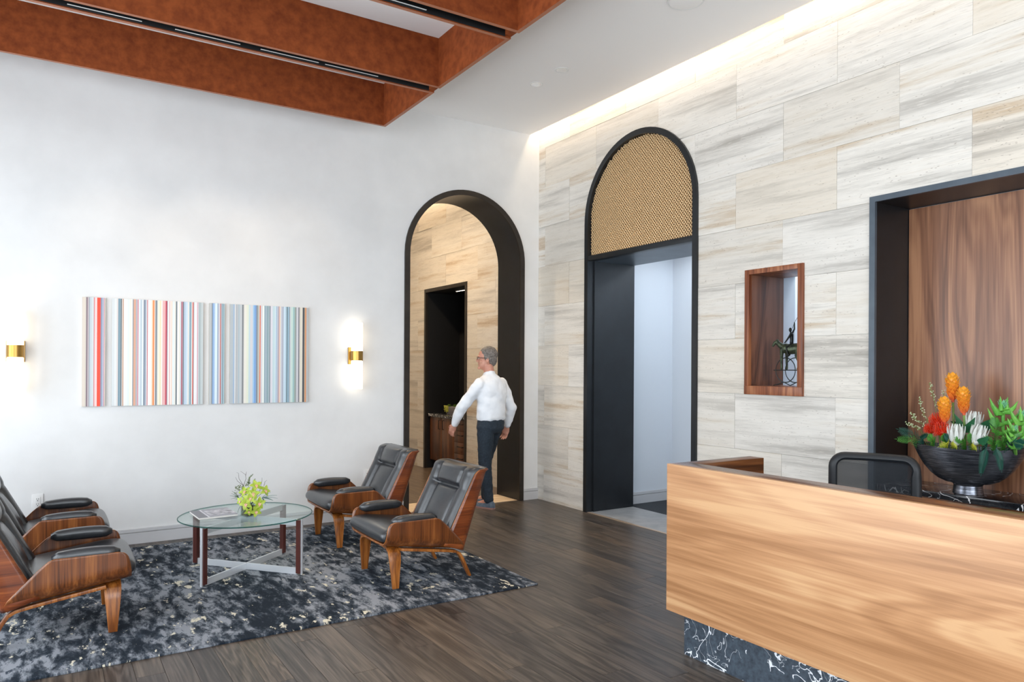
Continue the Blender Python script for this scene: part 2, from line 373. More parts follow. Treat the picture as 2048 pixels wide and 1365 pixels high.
M['plinthm'] = marble('grey_black_marble', (lin('2e363f'), lin('4b5661')), lin('e0e3e8'), 2.2, 0.25, 0.009)
M['brass'] = plain('brushed_brass', lin('b08a4a'), 0.3, 1.0)
M['meshbrass'] = plain('woven_brass_mesh', lin('eac796'), 0.45, 0.2)
M['backing'] = plain('tan_backing', lin('7a5a36'), 0.6)
M['chrome'] = plain('polished_chrome', lin('d8dade'), 0.12, 1.0)
M['satin'] = plain('satin_steel', lin('dfe2e6'), 0.3, 0.55)
M['legwood'] = plain('mahogany_leg', lin('4a211b'), 0.35)
M['glass'] = glassy('table_glass', (0.93, 0.98, 0.965)); M['glassedge'] = glassy('green_glass_edge', (0.10, 0.30, 0.27))
M['vaseglass'] = glassy('vase_glass', (0.90, 0.94, 0.93))
M['white'] = plain('white_plastic', lin('e4e4e2'), 0.4); M['slot'] = plain('socket_slot', lin('33322f'), 0.6)
M['lampglow'] = glow('lit_opal_glass', (1.0, 0.84, 0.62), 1.7)
M['led'] = glow('led_strip', (1.0, 0.85, 0.65), 6.0)
M['hallglow'] = glow('hall_fill_glow', (0.80, 0.90, 1.0), 7.5)  # glow of the added hall panel
M['bronze'] = mottled('green_bronze', lin('2c332b'), lin('5a6349'), 40, 0.45, 0.6); M['bronze_dk'] = plain('dark_bronze', lin('2a2d2c'), 0.45, 0.6)
M['bowl'] = NT('brushed_black_bowl')
_t = M['bowl']; _f = _t.noise(_t.coord((3, 3, 90)), 3.0, 4, 0.65); _t.col(_t.ramp(_f, [(0.3, lin('3c3f46')), (0.5, lin('70747d')), (0.75, lin('c0c4ce'))])); _t.set(Roughness=0.27, Metallic=0.9); M['bowl'] = _t.m
M['mesh_fabric'] = None
t_ = NT('chair_mesh_fabric'); t_.set(Base_Color=lin('22272d'), Roughness=0.8, Alpha=0.62); M['mesh_fabric'] = t_.m
M['plastic'] = plain('black_plastic', lin('171b20'), 0.45)
M['stone_edge'] = plain('metal_strip', lin('d0b8a0'), 0.3, 0.6)

# ------------------------------------------------------------------ the shell of the place
def slices(a0, a1, z0, z1, ops):
    bps = {a0, a1}
    for op in ops:
        lo, hi = op['lo'], op['hi']
        ks = [lo, hi]
        if op.get('r'): ks = [op['c'] - op['r'] * math.cos(PI * i / 28) for i in range(29)]
        bps |= {k for k in ks if a0 < k < a1}
    bps = sorted(bps); out = []
    for p, q in zip(bps, bps[1:]):
        if q - p < 1e-5: continue
        m_ = (p + q) / 2; act = [op for op in ops if op['lo'] < m_ < op['hi']]
        def lim(op, a):
            if op.get('r'): return (-9, op['zc'] + math.sqrt(max(0, op['r'] ** 2 - (a - op['c']) ** 2)))
            return (op['z0'], op['z1'])
        pieces = [((z0, z1), (z0, z1))]
        for op in act:
            la, lb = lim(op, p), lim(op, q); new = []
            for (ra, rb) in pieces:
                if la[0] > ra[0]: new.append(((ra[0], min(ra[1], la[0])), (rb[0], min(rb[1], lb[0]))))
                ta = (min(ra[1], max(ra[0], la[1])), ra[1]); tb = (min(rb[1], max(rb[0], lb[1])), rb[1])
                new.append((ta, tb))
            pieces = [pc for pc in new if pc[0][1] - pc[0][0] > 1e-4 or pc[1][1] - pc[1][0] > 1e-4]
        for pc in pieces: out.append((p, q, pc[0], pc[1]))
    return out
def slab_y(mb, cells, x0, x1, oy=0, oz=0, ox=0):
    for p, q, a, b in cells:
        mb.hexa([(x0-ox, p-oy, a[0]-oz), (x1-ox, p-oy, a[0]-oz), (x1-ox, q-oy, b[0]-oz), (x0-ox, q-oy, b[0]-oz)],
                [(x0-ox, p-oy, a[1]-oz), (x1-ox, p-oy, a[1]-oz), (x1-ox, q-oy, b[1]-oz), (x0-ox, q-oy, b[1]-oz)])
def slab_x(mb, cells, y0, y1):
    for p, q, a, b in cells:
        mb.hexa([(p, y0, a[0]), (q, y0, b[0]), (q, y1, b[0]), (p, y1, a[0])], [(p, y0, a[1]), (q, y0, b[1]), (q, y1, b[1]), (p, y1, a[1])])
def arch_outline(c, r, zc, z0=0.0, n=36):
    return [(c - r, z0)] + [(c - r * math.cos(PI * i / n), zc + r * math.sin(PI * i / n)) for i in range(n + 1)] + [(c + r, z0)]

ARCH = dict(lo=3.067, hi=4.527, c=3.797, r=0.73, zc=2.66)
DOOR = dict(lo=4.423, hi=5.977, c=5.20, r=0.777, zc=2.985)
NICHE = dict(lo=3.39, hi=3.90, z0=1.30, z1=2.275)
ALC = dict(lo=0.6, hi=2.868, z0=-9, z1=2.67)
BAR = dict(lo=8.507, hi=9.80, z0=-9, z1=2.64)
YE = 11.2                                                    # end of the corridor past the arch
# floor: slab, and planks where they show
fl = MB(); fl.box(LX, -0.4, BY, WY, -0.2, 0); fl.box(-0.4, TX, BY, 1.9, -0.2, 0); fl.box(-0.4, TX + 0.02, 1.9, WY + 0.03, -0.2, -0.012)
floor = struct('floor', fl, M['slab'], smooth=False)
PW = 0.1282; r2 = random.Random(3); plank_cache = {}
def plank(L):
    L = round(L, 2)
    if L not in plank_cache: plank_cache[L] = bx(0.0006, PW - 0.0006, 0.0006, L - 0.0006, -0.0115, 0).mesh('plank', M['plank'], smooth=False, bevel=0.0012)
    return plank_cache[L]
nrow = round((TX - -0.4) / PW)
for i in range(nrow):
    y = 1.9 - r2.choice([0, .3, .6, .9]); first = True
    while y < WY - 0.01:
        L = r2.choice([0.75, 0.95, 1.15, 1.35, 1.55]); y0 = max(y, 1.9); L2 = min(y + L, WY + 0.02) - y0
        if L2 > 0.05:
            o = bpy.data.objects.new('plank', plank(L2)); COL.objects.link(o); o.parent = floor; o.location = (-0.4 + i * PW, y0, 0)
        y += L
struct('floor', bx(1.2, TX + 0.02, 7.29, YE, -0.2, 0).box(TX + 0.02, 5.31, 8.507, 9.80, -0.2, 0), M['corr'], smooth=False)
struct('floor', bx(3.05, 4.55, WY + 0.03, 7.29, -0.2, 0.003), M['thr'], smooth=False)
struct('floor', bx(TX + 0.02, 5.33, 4.42, 5.98, -0.2, 0.002), M['greystone'], smooth=False)
struct('trim_1', bx(TX - 0.012, TX + 0.02, 4.48, 5.92, -0.02, 0.004), M['stone_edge'], smooth=False)
struct('floor', bx(5.33, 6.2, 2.8, 6.2, -0.2, -0.001), M['carpet'], smooth=False)
# plaster wall with the arched passage
wb = MB(); slab_x(wb, slices(LX - 0.2, TX + 0.6, -0.15, CZ + 0.22, [ARCH]), WY, 7.29)
struct('wall_back', wb, M['plaster'], smooth=False)
# wall carrying the travertine
wr = MB(); slab_y(wr, slices(BY, WY, -0.15, CZ + 0.22, [DOOR, NICHE, ALC]), TX + 0.013, 5.33); slab_y(wr, slices(7.29, YE, -0.15, CZ + 0.22, [BAR]), TX + 0.013, 5.33)
wr.box(5.14, 5.33, 0.6, 2.868, 0, 2.67); wr.box(5.31, 5.33, 8.507, 9.80, 0, 2.64)
wall_r = struct('wall_right', wr, M['hall'], smooth=False)
struct('wall_right', bx(TX, TX + 0.013, BY, 0.6, 0, CZ + 0.22), M['trav'], smooth=False)
# travertine tiles
TH, TP = 0.447, 0.8985; tile_cache = {}
def tile(y0, y1, z0, z1, ops):
    ops = [o_ for o_ in ops if o_['lo'] < y1 and o_['hi'] > y0]
    cells = slices(y0 + 0.0008, y1 - 0.0008, z0 + 0.0008, z1 - 0.0008, ops)
    if not cells: return
    pr = rnd.choice((0, 0.0008, 0.0016))
    simple = len(cells) == 1 and not ops; key = (round(y1 - y0, 3), round(z1 - z0, 3), pr)
    if simple and key in tile_cache: me = tile_cache[key]
    else:
        mb = MB(); slab_y(mb, cells, -pr, 0.013, y0, z0, 0); me = mb.mesh('travertine_tile', M['trav'], smooth=False)
        if simple: tile_cache[key] = me
    o = bpy.data.objects.new('travertine_tile', me); COL.objects.link(o); o.parent = wall_r; o.location = (TX, y0, z0)
def tile_wall(ya, yb, ops, off_even, off_odd):
    for k in range(-1, 9):
        z0 = max(0.0, 0.40 + TH * k); z1 = min(0.40 + TH * (k + 1), CZ + 0.2)
        off = off_even if k % 2 == 0 else off_odd
        n0 = math.floor((ya - off) / TP); y = off + n0 * TP
        while y < yb - 1e-4:
            a, b = max(y, ya), min(y + TP, yb)
            if b - a > 0.02: tile(a, b, z0, z1, ops)
            y += TP
tile_wall(0.6, WY, [DOOR, NICHE, ALC], 2.6725, 2.224)
tile_wall(7.29, YE, [BAR], 7.783, 8.235)
# ceiling, slot, left and rear walls with windows
ce = MB(); ce.box(LX, TX - 0.127, BY, WY, CZ, CZ + 0.3); ce.box(TX - 0.127, TX + 0.6, BY, YE, CZ + 0.22, CZ + 0.3); ce.box(1.2, TX - 0.127, 7.29, YE, CZ, CZ + 0.3)
struct('ceiling', ce, M['ceil'], smooth=False)
lw = MB()
for p, q, a, b in slices(BY - 0.2, WY, 0, CZ, [dict(lo=a_, hi=b_, z0=WZ0, z1=WZ1) for a_, b_ in WIN_L]): lw.box(LX - 0.25, LX, p, q, a[0], a[1])
struct('wall_left', lw, M['plaster'], smooth=False)
rw = MB()
for p, q, a, b in slices(LX, TX + 0.6, 0, CZ, [dict(lo=a_, hi=b_, z0=WZ0, z1=WZ1) for a_, b_ in WIN_B]): rw.box(p, q, BY - 0.25, BY, a[0], a[1])
struct('wall_rear', rw, M['plaster'], smooth=False)
wn = 0
for a, b in WIN_L:
    wn += 1; mb = MB()
    for t in (0, 0.5, 1): y = a + (b - a - 0.05) * t; mb.box(LX - 0.15, LX - 0.09, y, y + 0.05, WZ0, WZ1)
    for z in (WZ0, 2.4, WZ1 - 0.05): mb.box(LX - 0.148, LX - 0.092, a, b, z, z + 0.05)
    struct('window_%d' % wn, mb, M['steel'], smooth=False)
for a, b in WIN_B:
    wn += 1; mb = MB()
    for t in (0, 0.5, 1): x = a + (b - a - 0.05) * t; mb.box(x, x + 0.05, BY - 0.15, BY - 0.09, WZ0, WZ1)
    for z in (WZ0, 2.4, WZ1 - 0.05): mb.box(a, b, BY - 0.148, BY - 0.092, z, z + 0.05)
    struct('window_%d' % wn, mb, M['steel'], smooth=False)
# corridor past the arch and hall behind the doorway
cw = MB(); cw.box(1.1, 1.2, 7.29, YE, 0, CZ + 0.3); cw.box(1.1, 5.33, YE, YE + 0.1, 0, CZ + 0.3)
struct('wall_corridor', cw, M['plaster'], smooth=False)
hw = MB(); hw.box(5.33, 6.15, 6.03, 6.15, 0, 2.9); hw.box(6.03, 6.15, 2.8, 6.03, 0, 2.9); hw.box(5.33, 6.15, 2.7, 2.8, 0, 2.9)
struct('wall_hall', hw, M['hall'], smooth=False)
struct('ceiling', bx(5.33, 6.15, 2.7, 6.15, 2.9, 3.0), M['ceil'], smooth=False)
hl = thing('hall_fill_panel', 'unseen flat white fill panel added in the hall behind the arched doorway', 'fill light', (5.70, 4.3, 2.898))  # added glowing panel, out of view, in place of the hall's daylight
bx(-0.2, 0.2, -1.22, 1.22, -0.03, 0).build('housing', M['white'], hl, smooth=False); bx(-0.18, 0.18, -1.2, 1.2, -0.034, -0.030).build('diffuser', M['hallglow'], hl, smooth=False)

# baseboards
def base_x(name, x0, x1, y, s=-1):
    o = struct(name, bx(x0, x1, y + s * 0.014, y, 0, 0.094), M['base'], smooth=False, bevel=0.001)
    bx(x0, x1, y + s * 0.017, y, 0.0965, 0.128).build('cap', M['base'], o, smooth=False, bevel=0.004)
base_x('baseboard_back', LX, ARCH['lo'], WY); base_x('baseboard_back', ARCH['hi'], TX, WY); base_x('baseboard_hall', 5.33, 6.03, 6.03)
o = struct('baseboard_hall', bx(6.016, 6.03, 2.8, 6.016, 0, 0.094), M['base'], smooth=False); bx(6.013, 6.03, 2.8, 6.013, 0.0965, 0.128).build('cap', M['base'], o, smooth=False)
# steel lining of the arch in the plaster wall
struct('trim_2', MB().ring(arch_outline(3.797, 0.729, 2.66), arch_outline(3.797, 0.673, 2.66), 1, WY - 0.018, WY - 0.001), M['steel2'], angle=30)
struct('trim_2', MB().ring(arch_outline(3.797, 0.729, 2.66), arch_outline(3.797, 0.673, 2.66), 1, WY - 0.001, 7.305), M['steel'], angle=30)
# steel frame, mesh infill, jambs and soffit of the doorway in the travertine
tr3 = struct('trim_3', MB().ring(arch_outline(5.20, 0.776, 2.985), arch_outline(5.20, 0.722, 2.985), 0, TX - 0.022, TX + 0.06), M['steel'], angle=30)
bx(TX - 0.018, TX + 0.06, 4.478, 5.922, 2.60, 2.652).build('transom_bar', M['steel'], tr3, bevel=0.002)
bx(TX + 0.06, 5.335, 5.905, 5.976, 0.003, 2.62).build('jamb_panel', M['steel'], tr3, smooth=False); bx(TX + 0.06, 5.335, 4.424, 4.478, 0.003, 2.62).build('jamb_panel', M['steel'], tr3, smooth=False)
bx(TX + 0.06, 5.335, 4.478, 5.905, 2.60, 2.66).build('soffit', M['bluesteel'], tr3, smooth=False)  # blue-grey tone stands for the hall reflected in dark steel
mb = MB(); sl = slices(4.47, 5.93, 2.652, 3.9, [])
pts = [(5.20 - 0.74 * math.cos(PI * i / 36), 2.985 + 0.74 * math.sin(PI * i / 36)) for i in range(37)]
mb.prism([(4.46, 2.64)] + pts + [(5.94, 2.64)], 0, TX + 0.055, TX + 0.07); mb.build('backing_panel', M['backing'], tr3, smooth=False)
# the woven mesh: two families of flat zigzag wires, weaving over and under
mb = MB(); P_ = 0.031
def inside(y, z): return 2.64 < z and abs(y - 5.2) < 0.728 and (z < 2.985 or (y - 5.2) ** 2 + (z - 2.985) ** 2 < 0.728 ** 2)
for fam in (1, -1):
    for k in range(-62, 63):
        c = k * P_ * 1.0; run = []
        for i in range(-64, 65):
            a = i * P_ / 2; y = 5.2 + c + a * 1.0; z = 3.2 + fam * a * 1.15 * 1.0
            xx = TX + 0.020 + 0.0035 * (1 if (i + k + (0 if fam > 0 else 1)) % 2 else -1)
            if inside(y, z): run.append((xx, y, z))
            else:
                if len(run) > 2: mb.tube(run, [(0.0042, 0.0042)] * len(run), 4, cap=False)
                run = []
        if len(run) > 2: mb.tube(run, 0.0042, 4, cap=False)
o = mb.build('woven_mesh', M['meshbrass'], tr3, smooth=False); o['kind'] = 'stuff'
# alcove lining and walnut back panel
ao = [(2.866, 0.0), (2.866, 2.668), (0.602, 2.668), (0.602, 0.0)]; ai = [(2.826, 0.0), (2.826, 2.63), (0.642, 2.63), (0.642, 0.0)]
struct('trim_4', MB().ring(ao, ai, 0, TX - 0.02, TX + 0.004), M['bluesteel'], smooth=False)
struct('trim_5', MB().ring(ao, ai, 0, TX + 0.004, 5.139), M['steel'], smooth=False)
pn = thing('wood_panel', 'tall walnut veneer panel lining the back of the black framed alcove', 'wall panel', (5.12, 1.9, 0.0))
bx(0, 0.018, -1.25, 0.922, 0, 2.625).build('veneer_sheet', M['panel'], pn, smooth=False)
# bar recess past the arch
bo = [(9.80, 0.0), (9.80, 2.64), (8.507, 2.64), (8.507, 0.0)]; bi = [(9.755, 0.0), (9.755, 2.59), (8.56, 2.59), (8.56, 0.0)]
struct('trim_6', MB().ring(bo, bi, 0, TX - 0.012, TX + 0.02), M['steel2'], smooth=False)
struct('trim_7', MB().ring(bo, bi, 0, TX + 0.02, 5.309).box(5.29, 5.309, 8.56, 9.755, 0, 2.59), M['black'], smooth=False)

# ------------------------------------------------------------------ ceiling coffers, light tracks, ceiling fittings
COF = [(5.372, 6.39, 'closest to the plaster wall'), (4.205, 5.267, 'middle one of three'), (3.06, 4.104, 'farthest from the plaster wall, cut by the top edge')]
ZB, XE, XS = 3.742, 2.664, LX + 0.15
def board(x0, x1, y0, y1, par):
    mb = MB(); mb.box(x0, x1, y0, y1, ZB, CZ - 0.0005); mb.mi[0] = 1
    return mb.build('board', [M['copper'], M['copper_lit_edge']], par, smooth=False)
for y0, y1, wh in COF:
    t = thing('ceiling_coffer', 'rust brown open ceiling coffer, ' + wh, 'ceiling coffer', group='rust ceiling coffers')
    th = 0.03
    board(XS, XE, y1 - th, y1, t); board(XS, XE, y0, y0 + th, t); board(XE - th, XE, y0 + th, y1 - th, t); board(XS, XS + th, y0 + th, y1 - th, t)
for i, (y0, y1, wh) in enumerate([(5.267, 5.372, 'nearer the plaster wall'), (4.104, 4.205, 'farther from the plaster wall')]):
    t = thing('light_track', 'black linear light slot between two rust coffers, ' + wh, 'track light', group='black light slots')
    bx(XS, XE - 0.05, y0 + 0.001, y1 - 0.001, ZB + 0.10, ZB + 0.12).build('slot_tray', M['black'], t, smooth=False)
    bx(XE - 0.05, XE, y0 + 0.001, y1 - 0.001, ZB + 0.014, ZB + 0.10).build('end_cap', M['copper'], t, smooth=False)
    bx(XS, XE - 0.05, y1 - 0.006, y1 - 0.001, ZB + 0.006, ZB + 0.10).build('slot_side', M['black'], t, smooth=False)
    bx(XS, XE - 0.05, y0 + 0.001, y0 + 0.006, ZB + 0.012, ZB + 0.10).build('slot_side', M['black'], t, smooth=False)
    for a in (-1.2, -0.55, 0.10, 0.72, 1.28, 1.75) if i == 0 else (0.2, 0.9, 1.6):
        bx(a, a + 0.42, y1 - 0.018, y1 - 0.010, ZB + 0.018, ZB + 0.021).build('lens', M['white'], t, smooth=False)  # white strips stand for reflections of the light edges, no real lenses
        MB().lathe([(0.022, 0), (0.022, 0.05)], (a + 0.2, (y0 + y1) / 2 - 0.01, ZB + 0.045), 12).build('lamp_head', M['plastic'], t)
SP = [((0.3, 5.32), (0.55, 6.84, 2.1), 14), ((1.2, 5.32), (1.25, 6.84, 2.2), 16), ((1.9, 5.32), (1.9, 6.84, 2.3), 12),
      ((2.2, 4.15), (2.25, 4.75, 0.5), 60), ((1.7, 4.15), (1.55, 3.55, 0.0), 60), ((2.3, 5.32), (2.3, 5.95, 0.5), 50)]
for (x, y), tg, p in SP: spot('track_spot', (x, y, ZB + 0.002), tg, p, (1.0, 0.78, 0.55), 46, 0.8, 0.02)
for x, y, wh, pw in ((3.828, 5.195, 'nearer the camera of the pair', 22), (3.824, 5.587, 'farther of the pair, closer to the plaster wall', 22)):
    t = thing('downlight', 'small recessed round ceiling downlight, ' + wh, 'downlight', (x, y, CZ), group='recessed downlights')
    MB().ring([(0.062*math.cos(a*PI/16), 0.062*math.sin(a*PI/16)) for a in range(32)], [(0.05*math.cos(a*PI/16), 0.05*math.sin(a*PI/16)) for a in range(32)], 2, -0.004, -0.0005, True).build('trim_ring', M['white'], t)
    MB().lathe([(0.05, -0.003), (0.047, -0.002), (0.03, -0.0012)], n=28, cap=True).build('reflector', M['chrome'], t)
    spot('downlight_lamp', (x, y, CZ - 0.02), (x, y, 0), pw, (1.0, 0.82, 0.62), 80, 0.7, 0.04)
t = thing('ceiling_speaker', 'large round white speaker grille flush in the ceiling at the top edge', 'speaker', (3.842, 3.728, CZ))
MB().lathe([(0.0, -0.010), (0.10, -0.010), (0.118, -0.007), (0.118, -0.0005)], n=36).build('grille', M['ceil'], t); MB().lathe([(0.132, -0.0005), (0.130, -0.008), (0.119, -0.008), (0.119, -0.0005)], n=36, cap=False).build('trim_ring', M['white'], t)

# ------------------------------------------------------------------ wall lamps, sockets, art
for x, wh in ((-0.20, 'left of the striped canvases'), (2.535, 'right of the canvases beside the arch')):
    t = thing('wall_sconce', 'lit opal tube wall lamp with a brass clasp, ' + wh, 'wall lamp', (x, WY, 1.60), group='opal wall lamps')
    bx(-0.062, 0.062, -0.020, -0.0005, -0.082, 0.082).build('back_plate', M['brass'], t, bevel=0.004)
    MB().tube([(0, -0.02, 0), (0, -0.05, 0)], 0.02, 10).build('arm', M['brass'], t)
    MB().lathe([(0.0585, -0.046), (0.0585, 0.046)], (0, -0.085, 0), 32).build('clasp', M['brass'], t)
    for z0, z1 in ((0.0465, 0.322), (-0.322, -0.0465)):
        MB().lathe([(0.0, z0), (0.0545, z0), (0.0555, z0 + 0.006), (0.0555, z1 - 0.008), (0.050, z1), (0.0, z1)], (0, -0.085, 0), 32).build('glass_tube', M['lampglow'], t)
for x, wh in ((-0.052, 'above the far left armchair'), (2.68, 'behind the far right armchair')):
    t = thing('wall_socket', 'white double electrical outlet plate on the plaster wall, ' + wh, 'outlet', (x, WY, 0.416), group='wall outlets')
    bx(-0.037, 0.037, -0.007, -0.0005, -0.062, 0.062).build('cover_plate', M['white'], t, bevel=0.002)
    bx(-0.019, 0.019, -0.009, -0.007, -0.038, 0.038).build('socket_insert', M['white'], t, bevel=0.001)
    for dz in (0.02, -0.02):
        mb = MB(); mb.box(-0.008, -0.005, -0.0096, -0.009, dz, dz + 0.009); mb.box(0.005, 0.008, -0.0096, -0.009, dz, dz + 0.009); mb.box(-0.003, 0.003, -0.0096, -0.009, dz - 0.012, dz - 0.006)
        mb.build('socket_holes', M['slot'], t, smooth=False)
ART = {
 'narrow striped canvas with one broad red band, first on the left': (0.243, 0.405, 'd9cdbf:30 cfc4b8:12 6e6468:5 7a5a68:8 b4a9aa:18 8d9ba6:7 bfc9cd:22 ccd3d4:18 c9a8a4:4 d2505a:3 f0a9a6:13 f7efee:7 e0606a:3 faf6f2:6 fa3d14:34 d83a24:5 7f87a0:12 9aa2b6:10 b3b7c6:14 c8505a:5 ddd2c6:8'),
 'wide striped canvas with red, orange and cream lines, second from the left': (0.452, 1.153, 'd4d8d8:22 dfe0de:18 d8cfca:12 6f8e9c:14 95a9b0:6 4d5860:9 d9d6d0:6 c39a80:10 eef0ec:10 e6ebe4:22 dfe6e2:16 f0e8d4:14 f6f2ea:10 8a8f92:9 d9a184:18 a9abb2:12 d8aeb4:6 c43a4c:4 dbe0e4:16 b9c6cf:14 e4eef2:12 7b8694:12 97a2b2:12 f0e6e2:6 b8243e:6 f3f1ee:20 efe8de:14 e8cfae:8 e88a4a:14 e2d6cc:8 6f7880:10 9aa0a6:8 efe9d2:18 e6dcb8:14 f1eee4:10 e2b0ae:20 e89a9c:8 b3183a:10 9f8f98:8 f2efe8:14 d25a6a:4 f3e4dc:12 efcdb8:8 dfe6e4:20 e8e4d8:10 7e878c:8 5f686e:6 f1efe8:14 e6e2d6:12 c8ccd4:10 a2283c:8 c8a6b2:6 4b5560:8 b4c6d6:18 c9d8e4:16 e9e2d8:12 96b4c0:12 6d8c9c:8 e2ddd8:10 d8462c:8 a8a8ac:8 f1eeee:16 e6dfe2:14 c02c50:4 c9cfcf:10 97a6a8:8 b6c0c0:14 c4cccc:14'),
 'narrow pale blue striped canvas with one crimson line, third from the left': (1.204, 1.330, 'b9bcbc:26 6a7682:8 8fb0d8:18 bcd0e4:10 dcecf0:22 8fa3bc:10 c9c4cc:16 dcc6b8:6 b8343c:8 a9c0c8:14 5f7482:6 9fb8c0:16'),
 'wide blue grey striped canvas with two orange lines, last on the right': (1.377, 2.078, 'b4bcc0:30 9db6d2:10 c0c4c8:6 f3f3f0:6 8c8f92:4 b9bcbe:22 aabcc4:10 c2c6c8:26 55595c:6 9b9c9e:10 e9e6da:26 e3e6d2:20 c4d8de:14 d3d3d6:26 9cc4e4:14 7ba4d8:14 8ea6c4:8 5a5f68:6 b3b6b4:16 dccab4:8 de5a2c:8 d9d6d8:20 eef4ee:16 8aa2aa:8 a6b6c0:18 8fa8ae:16 b0bcc2:10 6a7a82:8 dfdde4:22 c8dce0:22 d6e6ea:12 7ea4cc:5 c9d2da:10 b3b0bc:14 dcae9c:8 e9dfd0:10 c6c8d2:18 9aa2b2:8 cfe0ec:20 b2ccd8:14 3f5660:8 a4c4d4:14 5f7484:6 c9d0d2:16 cde0d8:18 9fc2c2:16 a6b2a8:10 6d7a76:5 c2c4c8:16 e9e6ea:8 56606c:8 b9b4b0:10 e3dccc:26 4a5058:20 cbb08e:8 e28a4c:8 c8b4a8:8 b8bcbc:16'),
}
tcol = NT('painted_stripes'); at_ = tcol.n('ShaderNodeAttribute', attribute_name='Col'); tcol.col(at_.outputs['Color']); tcol.set(Roughness=0.35); M['stripes'] = tcol.m
M['canvas_side'] = plain('canvas_side', lin('c9c2b8'), 0.7)
for lab, (x0, x1, seq) in ART.items():
    t = thing('canvas', lab, 'painting', (0, WY, 0), group='striped canvases')
    items = [(s_.split(':')[0], float(s_.split(':')[1])) for s_ in seq.split()]; tot = sum(i[1] for i in items); z0, z1 = 1.160, 2.046
    bx(x0, x1, -0.026, -0.001, z0, z1).build('stretcher', M['canvas_side'], t, smooth=False)
    mb = MB(); x = x0; cols = []
    for c, wd in items:
        q = x + (x1 - x0) * wd / tot
        mb.add([(x, -0.0264, z0), (q, -0.0264, z0), (q, -0.0264, z1), (x, -0.0264, z1)], [(0, 1, 2, 3)]); cols.append(lin(c)); x = q
    me = bpy.data.meshes.new('painted_face'); me.from_pydata(mb.v, [], mb.f); me.materials.append(M['stripes'])
    ca = me.color_attributes.new('Col', 'FLOAT_COLOR', 'CORNER')
    for p in me.polygons:
        for li in p.loop_indices: ca.data[li].color = (*cols[p.index], 1)
    o = bpy.data.objects.new('painted_face', me); COL.objects.link(o); o.parent = t

# ------------------------------------------------------------------ bar in the recess past the arch
t = thing('bar_cabinet', 'dark walnut bar cabinet with doors and drawers inside the black recess', 'cabinet', (0, 0, 0))
bx(4.80, 5.285, 8.565, 9.75, 0.13, 0.768).build('body', M['cab'], t, smooth=False); bx(4.86, 5.285, 8.565, 9.75, 0.0, 0.13).build('toe_kick', M['black'], t, smooth=False)
for a, b, hy in ((9.328, 9.70, 9.385), (8.955, 9.322, 9.265)):
    d = bx(4.776, 4.798, a, b, 0.138, 0.764).build('door', M['cab'], t, bevel=0.002)
    MB().tube([(4.776, hy, 0.60), (4.752, hy, 0.60), (4.752, hy, 0.73), (4.776, hy, 0.73)], 0.006, 8).build('handle', M['black'], d)
for z0, z1 in ((0.138, 0.300), (0.304, 0.458), (0.462, 0.614), (0.618, 0.764)):
    d = bx(4.776, 4.798, 8.575, 8.949, z0, z1).build('drawer', M['cab'], t, bevel=0.002); zc = (z0 + z1) / 2 + 0.02
    MB().tube([(4.776, 8.69, zc), (4.752, 8.69, zc), (4.752, 8.83, zc), (4.776, 8.83, zc)], 0.006, 8).build('handle', M['black'], d)
tag(bx(4.755, 5.285, 8.562, 9.753, 0.770, 0.808).build('bar_worktop', M['marble'], None, bevel=0.002), 'black marble worktop with white veins on the bar cabinet past the arch', 'worktop')
t = thing('led_light', 'thin lit strip light under the top of the black bar recess', 'strip light', (4.95, 9.0, 2.589))
bx(-0.012, 0.012, -0.24, 0.24, -0.012, 0).build('channel', M['satin'], t, smooth=False); bx(-0.008, 0.008, -0.23, 0.23, -0.0135, -0.012).build('diffuser', M['led'], t, smooth=False)
t = thing('planter', 'low grey trough planter with succulents on the bar worktop', 'planter', (4.98, 9.26, 0.809))
mb = MB(); mb.hexa([(-.07,-.17,0),(.07,-.17,0),(.07,.17,0),(-.07,.17,0)], [(-.09,-.2,.11),(.09,-.2,.11),(.09,.2,.11),(-.09,.2,.11)]); mb.build('trough', mottled('grey_concrete', lin('77757a'), lin('8d8a8e'), 12, 0.8), t, bevel=0.004)
M['succ'] = mottled('succulent_green', lin('3c5a24'), lin('7a9a34'), 20, 0.5, rand=True); M['trail'] = mottled('yellow_trailing_green', lin('a8ac3a'), lin('d2cf68'), 20, 0.5)
rs = random.Random(5)
for k in range(7):
    mb = MB(); cy = -0.16 + k * 0.053; cx = rs.uniform(-.04, .04)
    for i in range(16):
        a = i * 2.4; e = 0.3 + 0.06 * i; mb.leaf((cx, cy, 0.10), (math.cos(a) * math.cos(e), math.sin(a) * math.cos(e), math.sin(e)), (0, 0, 1), 0.05, 0.02, -0.1, 3)
    mb.build('succulent_rosette', M['succ'], t)
mb = MB()
for i in range(16):
    y = 0.12 + rs.uniform(-.02, .09); L = rs.uniform(.04, .11); x = -0.085 - rs.uniform(0, .01)
    for j in range(int(L / 0.013)): mb.ball((x + rs.uniform(-.006, .006), y + rs.uniform(-.01, .01), 0.12 - j * 0.013), 0.008, 6, 4)
mb.build('trailing_plant', M['trail'], t)

